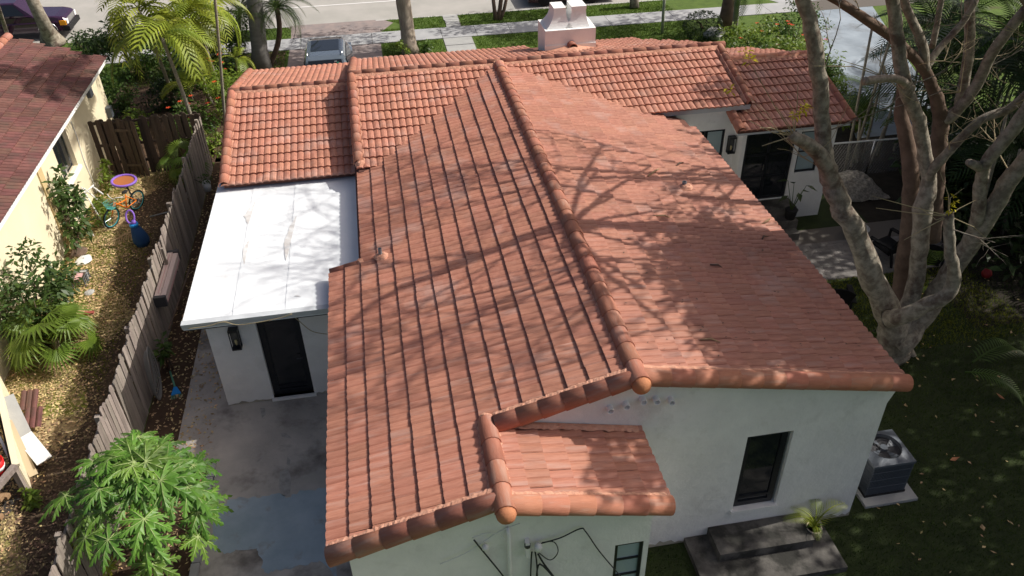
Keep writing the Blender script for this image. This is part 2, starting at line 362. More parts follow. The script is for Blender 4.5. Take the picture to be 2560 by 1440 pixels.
g = blades('lawn_grass', M['grass_rear'], 70000, (2.3,15), (4.5,15.6), .055, .016, 0, lambda x,y: ~((x>3.3)&(x<5.9)&(y>7.4)) & ~((x<6.6)&(y>8.5)))
tag(g, 'dark shaded lawn grass beside the rear gable wall', 'grass', kind='stuff')
g = blades('lawn_grass', M['grass'], 90000, (-.75,13.2), (27,39.3), .06, .03, 0, lambda x,y: ~((y>YS0-.05)&(y<YS1+.02)) & ~((x>1.9)&(x<3.3)&(y<36.2)) & ~((x>2.27)&(x<3.0)&(y>37)) & ~(((x+.75)**2<.8)&(y>37.9)&(x<.2-(y-38.6))))
tag(g, 'bright front lawn grass along both sides of the sidewalk', 'grass', kind='stuff')
g = blades('lawn_grass', M['grass'], 40000, (-14,-4.8), (30,39.2), .06, .03, 0, lambda x,y: ~((y>YS0-.05)&(y<YS1+.02)) & ((y>37)|(x>-7.2)|(y>33)))
tag(g, 'patchy verge grass under the street palms', 'grass', kind='stuff')
g = blades('side_grass', M['grass_side'], 60000, (-10.1,-6.9), (9,25.3), .05, .02, 0, lambda x,y: (np.sin(x*2.1+y*.7)+np.sin(y*1.3-x*.8)+.9*np.sin(y*.37+1) > .1-.35*(y>18)) & (y>13.5) & (x<-7.9))
tag(g, 'moss green grass patches in the leaf strewn side yard', 'grass', kind='stuff')
g = blades('terrace_grass', M['grass_side'], 9000, (8,13.5), (12.6,15.5), .07, .02)
tag(g, 'green grass between the paver terrace and the bare tree', 'grass', kind='stuff')
def litter(name, n, xs, ys, s, m, label, test=None):
    x = rng.uniform(*xs, n); y = rng.uniform(*ys, n)
    if test is not None: k = test(x, y); x, y = x[k], y[k]; n = len(x)
    a = rng.uniform(0,2*np.pi,n); L = s*rng.uniform(.5,1.4,n); W = L*rng.uniform(.35,.6,n); z0 = .006+rng.uniform(0,.02,n)
    c, s_ = np.cos(a), np.sin(a); V = np.zeros((n,4,3))
    for i, (p, q) in enumerate(((-1,0),(0,-1),(1,0),(0,1))):
        V[:,i,0] = x+c*L*p-s_*W*q; V[:,i,1] = y+s_*L*p+c*W*q; V[:,i,2] = z0+rng.uniform(0,.025,n)
    o = fast(name, V.reshape(-1,3), 4, m); tag(o, label, 'leaves', kind='stuff')
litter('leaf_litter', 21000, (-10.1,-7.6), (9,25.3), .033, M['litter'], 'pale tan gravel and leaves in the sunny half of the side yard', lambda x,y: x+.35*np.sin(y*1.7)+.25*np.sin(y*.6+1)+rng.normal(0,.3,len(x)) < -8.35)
litter('leaf_litter', 17000, (-9.3,-6.8), (9,25.3), .036, M['litter_shade_brown'], 'brown fallen leaves by the fence with its shadow deepened in their colour', lambda x,y: x+.35*np.sin(y*1.7)+.25*np.sin(y*.6+1)+rng.normal(0,.3,len(x)) > -8.55)  # darker litter paints part of the fence shadow into the ground
litter('leaf_litter', 5000, (-6.7,-5.25), (6,25), .035, M['litter'], 'sparse dry leaves on the soil bed by the fence', lambda x,y: rng.random(len(x))<.6)
litter('leaf_litter', 350, (6.8,16), (5,15), .04, M['litter'], 'scattered brown leaves on the shaded lawn')

# ================================================================== WHITE HOUSE
XR, ZR, PL, PR, PM, PLW, PSE = 2.19, 4.20, .268, .202, .265, .229, .231
XL, XL2, XE, XS, XSE = -2.43, -1.92, 6.71, -.055, 2.29
Y0, Y2, YJ, Y3 = 8.44, 7.08, 13.95, 6.98
YM, ZM, XM, XMR = 21.41, 4.21, -1.82, 8.59
zL = lambda x: ZR-PL*(XR-x)
zR_ = lambda x: ZR-PR*(x-XR)
zS = lambda x: zL(x) if x < XR else zR_(x)
ZS = zL(XS); zSe = lambda x: ZS-PSE*(x-XS)
zMn = lambda y: ZM-PM*abs(YM-y)
YLW, ZLW, XLW = 22.1, 3.74, -5.08; zLw = lambda y: ZLW-PLW*abs(YLW-y); YLE = 18.35
YRW, ZRW, XRR = 21.1, 3.865, 11.2; zRw = lambda y: ZRW-PM*abs(YRW-y); YRE = 18.2
house = thing('house', 'white stucco house with terracotta tile roofs, a flat white roof and a chimney', 'house', (2,14,0))

def slab(name, poly, zf, th, m, dz=0):
    mb = MB(); t = [(x,y,zf(x,y)+dz) for x, y in poly]; b = [(x,y,zf(x,y)+dz-th) for x, y in poly]; n = len(poly)
    mb.v = b+t; mb.f = [tuple(range(n-1,-1,-1)), tuple(range(n,2*n))]+[(i,(i+1) % n,n+(i+1) % n,n+i) for i in range(n)]
    return link(name, mb.mesh(name, m), house)
rearL = slab('rear_roof', [(XL+.05,Y2+.05),(XS,Y2+.05),(XS,Y0+.04),(XR,Y0+.04),(XR,21.3),(XL2+.05,18.2),(XL2+.05,YJ),(XL+.05,YJ)], lambda x,y: zL(x), .1, M['deck'])
rearR = slab('rear_roof', [(XR,Y0+.04),(XE-.05,Y0+.04),(XE-.05,18.75),(XR,21.3)], lambda x,y: zR_(x), .1, M['deck'])
smallR = slab('annex_roof', [(XS,Y3+.05),(XSE-.04,Y3+.05),(XSE-.04,8.52),(XS,8.52)], lambda x,y: zSe(x), .1, M['deck'])
mainB = slab('main_roof', [(XM+.05,17.7),(2,17.7),(5.2,18.9),(XMR-.05,18.9),(XMR-.05,YM),(XM+.05,YM)], lambda x,y: zMn(y), .1, M['deck'])
mainF = slab('main_roof', [(XM+.05,YM),(XMR-.05,YM),(7.1,25.0),(XM+.05,25.4)], lambda x,y: zMn(y), .1, M['deck'])
leftB = slab('garage_roof', [(XLW+.05,YLE+.04),(XM,YLE+.04),(XM,YLW),(XLW+.05,YLW)], lambda x,y: zLw(y), .1, M['deck'])
leftF = slab('garage_roof', [(XLW+.05,YLW),(XM,YLW),(XM,25.86),(XLW+.05,25.86)], lambda x,y: zLw(y), .1, M['deck'])
rightB = slab('wing_roof', [(7.95,YRE+.04),(XRR-.05,YRE+.04),(XRR-.05,YRW),(7.95,YRW)], lambda x,y: zRw(y), .1, M['deck'])
rightF = slab('wing_roof', [(XMR-.3,YRW),(XRR-.05,YRW),(10.4,23.6),(XMR-.3,23.9)], lambda x,y: zRw(y), .1, M['deck'])

# --- double-roll clay tile
TW, TEX, TLEN = .326, .345, .395
prof = [(0,0),(.04,.015),(.14,.028),(.27,.033),(.41,.023),(.5,.003),(.54,.015),(.64,.028),(.77,.033),(.92,.022),(1,.001)]
def tile_mb():
    mb = MB(); n = len(prof)
    for v, dz, sc in ((0,.046,1.0),(TLEN,.004,.97)):
        for t, z in prof: mb.v.append((t*TW, v, z+dz))
    for t, z in prof: mb.v.append((t*TW, .004, z+.046-.042))
    for i in range(n-1): mb.f.append((i,i+1,n+i+1,n+i)); mb.f.append((2*n+i,2*n+i+1,i+1,i))
    return mb
TILE = tile_mb(); tile_mesh = TILE.mesh('roof_tile', M['tile'])
ALL = []
def lay(deck, O, u, s, length, run, keep, off=0.0):
    u = Vector(u).normalized(); s = Vector(s).normalized(); n = u.cross(s)
    if n.z < 0: n = -n
    rh = u.cross(s).z > 0
    rows = int(run/TEX+.5); cols = int(length/TW)+2
    for r in range(rows):
        rj = random.uniform(-.006,.006)
        for c in range(-1, cols):
            a = c*TW+off; p = Vector(O)+u*a+s*(r*TEX-.04)
            ctr = p+u*(TW/2)+s*(TEX/2)
            if not keep(ctr.x, ctr.y): continue
            uu = u*1.0; sk = random.gauss(0,.007) if random.random() < .93 else random.gauss(0,.03); ss = (s+u*sk).normalized()
            Mx = frame(p+s*(rj+random.uniform(-.005,.005))+n*random.gauss(0,.003), uu, ss, n)
            ALL.append((deck, Mx, ctr))
sl3 = lambda p: math.sqrt(1+p*p)
# rear gable, left slope: courses run along y, upslope +x
lay(rearL, (XL,Y2,zL(XL)), (0,-1,0), (1,0,PL), 0, (XR-XL)*sl3(PL), lambda x,y: False)
def keepL(x,y): return (y > Y2+.05) and (x > XS-.03 and y > Y0+.1 or x <= XS-.03) and (x > XL2 or y < YJ+.02) and x < XR-.05 and zL(x) > zMn(y)-.05
lay(rearL, (XL,21.4,zL(XL)), (0,-1,0), (1,0,PL), 14.4, (XR-XL)*sl3(PL), keepL)
lay(rearR, (XE,Y0+.02,zR_(XE)), (0,1,0), (-1,0,PR), 13, (XE-XR)*sl3(PR), lambda x,y: y > Y0+.1 and y < 18.62+(XR+4.5-x)*2 and (x > XR+.05) and zR_(x) > zMn(y)-.05)
lay(smallR, (XSE,Y3+.02,zSe(XSE)), (0,1,0), (-1,0,PSE), 1.6, (XSE-XS)*sl3(PSE), lambda x,y: Y3+.1 < y < 8.48 and x > XS+.05)
run = lambda y0,y1,p: (y1-y0)*sl3(p)
def keepM(x,y): return XM+.12 < x < XMR-.15 and (y > 18.82 if x > 5 else y > 17.7) and zMn(y) > zS(x)-.07
lay(mainB, (XM,17.83,zMn(17.83)), (1,0,0), (0,1,PM), XMR-XM, run(17.83,YM-.04,PM), keepM)
lay(mainF, (XMR,25.3,zMn(25.3)), (-1,0,0), (0,-1,PM), XMR-XM, run(YM,25.3,PM), lambda x,y: XM+.12 < x < 7.2+(25.0-y)*.42 and not (3.8 < x < 5.5 and y > 23.3))
lay(leftB, (XLW,YLE,zLw(YLE)), (1,0,0), (0,1,PLW), XM-XLW, run(YLE,YLW-.04,PLW), lambda x,y: XLW+.12 < x < XM+.05)
lay(leftF, (XM,25.88,zLw(25.88)), (-1,0,0), (0,-1,PLW), XM-XLW, run(YLW,25.88,PLW), lambda x,y: XLW+.12 < x < XM+.05)
lay(rightB, (7.95,YRE,zRw(YRE)), (1,0,0), (0,1,PM), 3.4, run(YRE,YRW-.04,PM), lambda x,y: 7.97 < x < XRR-.15 and (x > 8.2 or y < 18.9))
lay(rightF, (XRR,23.6,zRw(23.6)), (-1,0,0), (0,-1,PM), 3.2, run(YRW,23.6,PM), lambda x,y: XMR-.3 < x < 10.4+(23.6-y)*.32)
def vis(P):
    x, y, d = pix(P); return -20 < x < 2580 and -20 < y < 1460
ALL.sort(key=lambda t: pix(t[2])[2] if vis(t[2]) else 999)
for dk, Mx, c in ALL[:300]: link('roof_tile', tile_mesh, dk, Mx)
# the remaining, smaller-looking tiles: one mesh
tv = np.array(TILE.v); nv = len(tv); rest = ALL[300:]; tf = np.array(TILE.f)
V = np.zeros((len(rest)*nv,3)); TC = np.zeros((len(rest)*nv,3))
for i, (dk, Mx, c) in enumerate(rest):
    A = np.array(Mx); V[i*nv:(i+1)*nv] = tv @ A[:3,:3].T + A[:3,3]
me = bpy.data.meshes.new('roof_tiles'); F_ = (tf[None]+np.arange(len(rest))[:,None,None]*nv).reshape(-1,4)
me.from_pydata(V.tolist(), [], F_.tolist())
M['tile_all'] = mat('terracotta_tile_field', TC1, TC2, rough=.62, spec=.45, scale=6, stretch=(1.5,1.5,1), island=.09, hue=.03, c3=TC3, s3=1.0, t3=.59, bump=.25, bscale=14)
me.materials.append(M['tile_all']); rt = link('roof_tiles', me, house); rt['kind'] = 'stuff'

# --- half-round cap tiles along ridges and rakes
def cap_mesh(r0, r1, ln, arc=180, seg=8):
    mb = MB(); h = R(arc)/2
    rings = [(0,r0),(ln,r1)]
    for y, r in rings:
        for j in range(seg+1):
            a = -h+2*h*j/seg; mb.v.append((r*math.sin(a), y, r*math.cos(a)))
    k = seg+1
    for j in range(k): a = -h+2*h*j/seg; mb.v.append(((r0-.022)*math.sin(a), 0, (r0-.022)*math.cos(a)))
    for j in range(seg): mb.f.append((j,j+1,k+j+1,k+j)); mb.f.append((2*k+j,2*k+j+1,j+1,j))
    m = mb.mesh('cap_tile', M['cap']); m.polygons.foreach_set('use_smooth', [i % 2 == 0 for i in range(len(m.polygons))]); return m
CAPS = {}
def caps(name, A, B, up, parent, r=.135, step=.36, arc=185, tp=.90):
    """cap tiles from A (lower / near end, lips facing A) to B"""
    A = Vector(A); B = Vector(B); d = (B-A); n = max(1, round(d.length/step)); st = d.length/n; d.normalize()
    up = Vector(up); up = (up-d*up.dot(d)).normalized(); x = d.cross(up).normalized()
    key = (r, arc, round(st,3), tp)
    if key not in CAPS: CAPS[key] = cap_mesh(r, r*tp, st+.06, arc)
    for i in range(n):
        q = A+d*(i*st)
        rr = random.uniform(-.012,.012)
        link(name, CAPS[key], parent, frame(q+up*random.uniform(-.004,.004), x, (d+x*rr).normalized(), up))
def mortar(A, B, side, down, w_, parent, n=60):
    """irregular mortar bed strip beside a run of caps"""
    A = Vector(A); B = Vector(B); side = Vector(side); mb = MB(); prev = None
    for i in range(n+1):
        p = A.lerp(B, i/n); o = side*(w_+random.uniform(-.018,.02)); q = p+o+Vector((0,0,-down)); t = p+side*(w_*.55)+Vector((0,0,.06+random.uniform(-.008,.008))); s0 = p+Vector((0,0,.05))
        cur = (s0, t, q)
        if prev:
            mb.poly(prev[0],prev[1],cur[1],cur[0]); mb.poly(prev[1],prev[2],cur[2],cur[1])
        prev = cur
    return link('mortar_bed', mb.mesh('mortar_bed', M['mortar']), parent)
U = (0,0,1)
# rear ridge
caps('ridge_tile', (XR,Y0-.1,ZR+.0), (XR,21.25,ZR+.0), U, house, .155, .40)
mortar((XR,Y0,ZR), (XR,21.3,ZR), (-1,0,0), .015, .17, house, 150); mortar((XR,Y0,ZR), (XR,21.3,ZR), (1,0,0), .015, .16, house, 150)
# annex ridge
caps('ridge_tile', (XS,Y3-.08,ZS+.01), (XS,Y0+.12,ZS+.01), U, house, .15, .40)
mortar((XS,Y3,ZS), (XS,Y0+.1,ZS), (-1,0,0), .02, .17, house, 24); mortar((XS,Y3,ZS), (XS,Y0+.1,ZS), (1,0,0), .02, .17, house, 24)
# rakes at the near gable
od = Vector((0,-.55,1)).normalized()
caps('rake_tile', (XE+.02,Y0+.06,zR_(XE)+.0), (XR+.1,Y0+.06,ZR-.02), od, house, .145, .37, 215, .955)
caps('rake_tile', (XS+.12,Y0+.06,zL(XS+.12)), (XR-.1,Y0+.06,ZR-.03), od, house, .145, .37, 215)
caps('rake_tile', (XL-.02,Y2+.06,zL(XL)), (XS-.12,Y2+.06,ZS-.03), od, house, .145, .37, 215)
caps('rake_tile', (XSE+.02,Y3+.06,zSe(XSE)), (XS+.1,Y3+.06,ZS-.02), od, house, .145, .37, 215, .955)
for A_, B_ in (((XL,Y2+.13,zL(XL)+.03), (XS-.1,Y2+.13,ZS+.02)), ((XS+.1,Y0+.13,zL(XS+.1)+.03), (XR-.1,Y0+.13,ZR+.02)), ((XSE,Y3+.13,zSe(XSE)+.03), (XS+.1,Y3+.13,ZS+.02)), ((XE,Y0+.13,zR_(XE)+.03), (XR+.1,Y0+.13,ZR+.02))):
    mortar(A_, B_, (0,1,0), -.045, .10, house, 60)
mortar((XS+.1,8.54,ZS+.02), (XSE-.02,8.54,zSe(XSE)+.04), (0,-1,0), -.03, .12, house, 40)
# orange end plugs of the two ridges
def plug(x, y, z, r):
    mb = MB(); mb.lathe([(r,0),(r*.98,.04),(r*.8,.09),(r*.45,.125),(.001,.14)], (0,0,0), 14, 'Y')
    mb.v = [(x+a, y-b, z+c) for a, b, c in mb.v]; link('ridge_plug', mb.mesh('ridge_plug', M['orange_clay'], True), house)
plug(XR, Y0-.1, ZR-.01, .145); plug(XS, Y3-.08, ZS, .14)
# little rake along the eave jog
caps('rake_tile', (XL-.02,YJ,zL(XL)+.0), (XL2+.06,YJ,zL(XL2)+.0), U, house, .10, .26)
mortar((XL,YJ,zL(XL)), (XL2+.15,YJ,zL(XL2)), (0,-1,0), .0, .11, house, 14)
# main wing ridge and left/right verges
caps('ridge_tile', (XM-.03,YM,ZM), (XMR+.03,YM,ZM), U, house, .125, .37, 185, .96)
mortar((XM,YM,ZM), (XMR,YM,ZM), (0,-1,0), .03, .21, house, 120)
vl = Vector((-.25,0,1))
caps('verge_tile', (XM+.06,17.98,zMn(17.98)+.01), (XM+.06,YM-.1,ZM-.02), vl, house, .13, .345)
mortar((XM+.15,18.0,zMn(18.0)), (XM+.15,YM,ZM), (1,0,0), .0, .085, house, 50)
caps('verge_tile', (XM+.06,25.3,zMn(25.3)+.01), (XM+.06,YM+.1,ZM-.02), vl, house, .13, .345)
caps('verge_tile', (XMR-.08,18.85,zMn(18.85)+.0), (XMR-.08,YM-.1,ZM-.03), U, house, .13, .345)
mortar((XMR-.15,18.9,zMn(18.9)), (XMR-.15,YM,ZM), (-1,0,0), .0, .10, house, 40)
# left wing
caps('ridge_tile', (XLW-.03,YLW,ZLW), (XM,YLW,ZLW), U, house, .125, .345); mortar((XLW,YLW,ZLW), (XM,YLW,ZLW), (0,-1,0), .03, .19, house, 40)
caps('verge_tile', (XLW+.06,YLE-.02,zLw(YLE)+.01), (XLW+.06,YLW-.1,ZLW-.02), vl, house, .13, .345); mortar((XLW+.15,YLE,zLw(YLE)), (XLW+.15,YLW,ZLW), (1,0,0), .0, .085, house, 50)
caps('verge_tile', (XLW+.06,25.9,zLw(25.9)+.01), (XLW+.06,YLW+.1,ZLW-.02), vl, house, .13, .345); mortar((XLW+.15,25.8,zLw(25.8)), (XLW+.15,YLW,ZLW), (1,0,0), .0, .085, house, 50)
# right wing
caps('ridge_tile', (XRR+.03,YRW,ZRW), (XMR-.2,YRW,ZRW), U, house, .125, .345)
mortar((XMR,YRW,ZRW), (XRR,YRW,ZRW), (0,-1,0), .03, .19, house, 40)
caps('verge_tile', (XRR-.08,YRE-.02,zRw(YRE)+.0), (XRR-.08,YRW-.1,ZRW-.03), Vector((.25,0,1)), house, .13, .345)
caps('verge_tile', (8.02,YRE-.02,zRw(YRE)+.0), (8.02,18.95,zRw(18.95)), Vector((-.4,0,1)), house, .13, .345)
mortar((XRR-.16,YRE,zRw(YRE)), (XRR-.16,YRW,ZRW), (-1,0,0), .0, .09, house, 40)
# mortar dabs where roofs meet
for (x,y,z,r_) in ((XM+.1,17.95,zMn(17.95)+.02,.14),(XR,21.35,ZR+.02,.2),(XS,Y0+.16,ZS+.02,.15),(XL2+.1,YJ,zL(XL2)+.02,.11),(XS+.2,8.5,ZS-.03,.14)):
    mb = MB(); mb.lathe([(r_*.9,-.05),(r_,.0),(r_*.7,.07),(r_*.3,.1),(.001,.11)], (x,y,z), 10)
    mb.v = [(a+random.uniform(-.02,.02),b+random.uniform(-.02,.02),c+random.uniform(-.015,.015)) for a,b,c in mb.v]; link('mortar_dab', mb.mesh('mortar_dab', M['mortar']), house)

# --- walls with real openings
def wall(name, P, inward, u0, u1, top, brk, ops, z0=0, m=None, depth=.14):
    mb = MB(); inward = Vector(inward)
    us = sorted(set([u0,u1]+[b for b in brk if u0 < b < u1]+[e for o in ops for e in o[:2]]))
    for a, b in zip(us, us[1:]):
        mid = (a+b)/2; cuts = sorted([(o[2],o[3]) for o in ops if o[0] <= mid <= o[1]]); z = z0
        for c0, c1 in cuts:
            if c0 > z+1e-4: mb.poly(P(a,z),P(b,z),P(b,c0),P(a,c0))
            z = c1
        mb.poly(P(a,z),P(b,z),P(b,top(b)),P(a,top(a)))
    for (a,b,c0,c1) in ops:
        c = [Vector(P(a,c0)),Vector(P(b,c0)),Vector(P(b,c1)),Vector(P(a,c1))]
        for i in range(4): p, q = c[i], c[(i+1) % 4]; mb.poly(p, q, q+inward*depth, p+inward*depth)
    return link(name, mb.mesh(name, m or M['stucco']), house)
def window(P, inward, a, b, c0, c1, bars=(), fw=.055, pane=None, depth=.10, parent=None, name='window', fm=None, hb=()):
    inward = Vector(inward); mb = MB(); fm = fm or M['black']; par = parent or house
    def bar(u0,u1,v0,v1,d0=.0,d1=.04):
        c = [Vector(P(u0,v0)),Vector(P(u1,v0)),Vector(P(u1,v1)),Vector(P(u0,v1))]
        mb.hexa([q+inward*(depth-d0) for q in c]+[q+inward*(depth-d1) for q in c])
    bar(a,b,c0,c0+fw); bar(a,b,c1-fw,c1); bar(a,a+fw,c0+fw,c1-fw); bar(b-fw,b,c0+fw,c1-fw)
    for t in bars: x = a+(b-a)*t; bar(x-fw*.4,x+fw*.4,c0+fw,c1-fw)
    for t in hb: z = c0+(c1-c0)*t; bar(a+fw,b-fw,z-fw*.3,z+fw*.3)
    o = link(name, mb.mesh(name, fm), par)
    g = MB(); g.poly(*[Vector(P(u,v))+inward*(depth-.015) for u, v in ((a,c0),(b,c0),(b,c1),(a,c1))]); link('pane', g.mesh('pane', pane or M['glass']), o)
    return o
gy = 8.55; PG = lambda u,z: (u,gy,z)
wall('gable_wall', PG, (0,1,0), -2.15, 6.53, lambda x: zS(x)-.08, [XR,XS], [(4.18,4.98,.68,2.5)])
window(PG, (0,1,0), 4.18,4.93,.70,2.5, fw=.10, hb=(.12,))
wb = link('sill', MB().box(4.14,5.0,gy-.05,gy+.12,.62,.685).mesh('sill', M['stucco']), house)
ny = 7.2; PN = lambda u,z: (u,ny,z)
wall('annex_wall', PN, (0,1,0), -2.2, 2.12, lambda x: (zL(x) if x < XS else zSe(x))-.08, [XS], [(1.60,2.04,.95,2.12)])
window(PN, (0,1,0), 1.60,2.04,.95,2.12, fw=.05, hb=(.33,.66), pane=M['glass_blind'], depth=.06)
wall('annex_side_wall', lambda u,z: (2.12,u,z), (-1,0,0), ny, gy, lambda y: zSe(2.12)-.08, [], [])
link('corner_flare', MB().prism([(2.12,ny,zSe(2.12)-.1),(2.25,ny,zSe(2.12)-.1),(2.12,ny,zSe(2.12)-.5)], (0,.1,0)).mesh('corner_flare', M['stucco']), house)
link('corner_flare', MB().prism([(6.53,gy,zR_(6.53)-.1),(6.66,gy,zR_(6.53)-.1),(6.53,gy,zR_(6.53)-.5)], (0,.1,0)).mesh('corner_flare', M['stucco']), house)
wall('side_wall', lambda u,z: (-2.2,u,z), (1,0,0), ny, 13.72, lambda y: zL(-2.2)-.08, [], []); wall('side_wall', lambda u,z: (-1.74,u,z), (1,0,0), 13.72, 18.6, lambda y: zL(-1.74)-.08, [], [])
wall('side_wall', lambda u,z: (6.53,u,z), (-1,0,0), gy, 19.02, lambda y: zR_(6.53)-.08, [], [(11.2,12.4,.9,2.1),(15.0,16.4,.9,2.1)])
for a, b in ((11.2,12.4),(15.0,16.4)): window(lambda u,z: (6.53,u,z), (-1,0,0), a, b, .9, 2.1, bars=(.5,))
# flat-roofed rear extension
sy = 13.7; PS_ = lambda u,z: (u,sy,z)
wall('extension_wall', PS_, (0,1,0), -5.05, -2.2, lambda x: 2.62, [], [(-4.08,-3.22,.07,2.16)])
dr = window(PS_, (0,1,0), -4.08,-3.22,.07,2.16, fw=.13, name='door', depth=.13, hb=(.1,))
link('handle', MB().tube([(-3.32,sy+.06,1.05),(-3.32,sy+.03,1.05),(-3.44,sy+.03,1.05)], .012, 6).mesh('handle', M['dark_grey']), dr)
link('threshold', MB().box(-4.12,-3.18,sy-.06,sy+.1,0,.07).mesh('threshold', M['stucco']), house)
wall('extension_wall', lambda u,z: (-5.05,u,z), (1,0,0), sy, 18.6, lambda y: 2.62, [], [])
fr = MB(); fr.hexa([(-5.28,13.12,2.58),(-1.72,13.12,2.58),(-1.72,18.9,2.58),(-5.22,18.9,2.58),(-5.28,13.12,2.74),(-1.72,13.12,2.74),(-1.72,18.9,2.75),(-5.22,18.9,2.75)])
flat = link('flat_roof', fr.mesh('flat_roof', M['white_roof']), house)
link('drip_edge', MB().hexa([(-5.29,13.10,2.62),(-2.43,13.10,2.62),(-2.43,13.118,2.62),(-5.29,13.118,2.62),(-5.29,13.06,2.752),(-2.43,13.06,2.752),(-2.43,13.2,2.756),(-5.29,13.2,2.756)]).mesh('drip_edge', M['fascia']), flat)
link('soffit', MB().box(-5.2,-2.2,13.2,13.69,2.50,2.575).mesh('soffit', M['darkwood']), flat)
for x in (-4.35,-3.35):   # membrane laps
    mb = MB(); n = 40
    for i in range(n):
        y0_, y1_ = 13.2+5.2*i/n, 13.2+5.2*(i+1)/n; z0_ = 2.742+.01*(y0_-13.12)/5.78; z1_ = 2.742+.01*(y1_-13.12)/5.78; j = random.uniform(-.008,.008)
        mb.poly((x+j,y0_,z0_+.008),(x+.5,y0_,z0_+.003),(x+.5,y1_,z1_+.003),(x+j,y1_,z1_+.008)); mb.poly((x+j,y0_,z0_),(x+j,y0_,z0_+.008),(x+j,y1_,z1_+.008),(x+j,y1_,z1_))
    link('roof_lap', mb.mesh('roof_lap', M['white_roof']), flat)
stain = mat('roof_stain', (.56,.54,.52), (.70,.71,.71), rough=.8, scale=4, lo=.4, hi=.6)
for (a, b, wpx) in (((637,505),(620,560),20),((622,600),(610,660),12),((740,540),(715,650),16),((742,738),(752,742),12)):
    mb = MB(); n = 8; L_ = []; Rr = []
    for i in range(n+1):
        t = i/n; x = a[0]+(b[0]-a[0])*t; y = a[1]+(b[1]-a[1])*t; w_ = wpx*math.sin(math.pi*t)*random.uniform(.6,1.1)+.6
        for lst, dx in ((L_,-w_),(Rr,1.5)):
            P_ = atz(x+dx, y, 2.757); P_ = P_; lst.append(P_)
    for i in range(n): mb.poly(L_[i],Rr[i],Rr[i+1],L_[i+1])
    link('stain', mb.mesh('stain', stain), flat)
# rear walls of main and right wing
wy = 19.05; PW = lambda u,z: (u,wy,z)
wall('main_wall', PW, (0,1,0), 6.53, 8.3, lambda x: 3.40, [], [(7.05,8.0,1.2,2.78)])
wn = window(PW, (0,1,0), 7.05,8.0,1.2,2.78, fw=.06, bars=(.42,), hb=(.48,)); 
link('blind', MB().box(7.52,7.93,wy+.07,wy+.075,2.05,2.7).mesh('blind', M['glass_blind']), wn)
link('fascia', MB().hexa([(5.4,18.88,3.38),(8.5,18.88,3.38),(8.5,18.93,3.38),(5.4,18.93,3.38),(5.4,18.88,3.50),(8.5,18.88,3.50),(8.5,18.93,3.50),(5.4,18.93,3.50)]).mesh('fascia', M['fascia']), house)
vy = 18.62; PV = lambda u,z: (u,vy,z)
wall('wing_wall', PV, (0,1,0), 8.3, 11.0, lambda x: 3.05, [], [(8.42,9.86,.70,2.80),(9.98,10.62,1.45,2.7)])
d1 = window(PV, (0,1,0), 8.42,9.86,.70,2.80, fw=.09, bars=(.5,), hb=(.34,.66), name='french_door')
link('handle', MB().bar((9.06,vy+.05,1.62),(9.06,vy+.05,1.8),.02,.02).mesh('handle', M['chrome']), d1)
window(PV, (0,1,0), 9.98,10.62,1.45,2.7, fw=.06, hb=(.5,), pane=M['glass_blind'])
wall('wing_wall', lambda u,z: (8.3,u,z), (1,0,0), vy, wy, lambda y: 3.05, [], []); wall('wing_wall', lambda u,z: (11.0,u,z), (-1,0,0), vy, 23.4, lambda y: zRw(y)-.08, [YRW], [])
wall('garage_wall', lambda u,z: (-4.93,u,z), (1,0,0), 18.5, 25.6, lambda y: zLw(y)-.08, [YLW], [])
wall('garage_wall', lambda u,z: (u,25.6,z), (0,-1,0), -4.93, -1.7, lambda y: 2.85, [], []); wall('front_wall', lambda u,z: (u,25.1,z), (0,-1,0), -1.7, 7.0, lambda y: 3.15, [], [])
wall('front_wall', lambda u,z: (u,23.4,z), (0,-1,0), 7.0, 11.0, lambda y: 3.1, [], []); wall('verge_wall', lambda u,z: (-1.68,u,z), (1,0,0), 18.0, 25.1, lambda y: zMn(y)-.08, [YM], [])
wall('verge_wall', lambda u,z: (8.45,u,z), (-1,0,0), 19.0, 23.4, lambda y: zMn(y)-.08, [YM], [])
link('fascia', MB().box(8.0,11.12,18.28,18.33,2.93,3.05).mesh('fascia', M['fascia']), house)
link('soffit', MB().box(8.0,11.1,18.34,18.62,2.97,3.0).mesh('soffit', M['stucco']), house)
# dirt splashed along the wall feet
for (p0_, p1_, o_) in (((2.2,gy,0),(6.53,gy,0),(0,-.004,0)),((-5.05,sy,0),(-4.1,sy,0),(0,-.004,0)),((-3.2,sy,0),(-2.2,sy,0),(0,-.004,0)),((-2.2,ny,0),(2.12,ny,0),(0,-.004,0))):
    mb = MB(); A_ = Vector(p0_)+Vector(o_); B_ = Vector(p1_)+Vector(o_); n = int((B_-A_).length/.07); hs_ = [.03+abs(random.gauss(0,.05)) for i in range(n+1)]
    for i in range(n): p, q = A_.lerp(B_,i/n), A_.lerp(B_,(i+1)/n); mb.poly(p, q, q+Vector((0,0,hs_[i+1])), p+Vector((0,0,hs_[i])))
    link('dirt_splash', mb.mesh('dirt_splash', mat('wall_dirt', (.48,.45,.37), (.34,.31,.25), rough=.95, scale=6)), house)
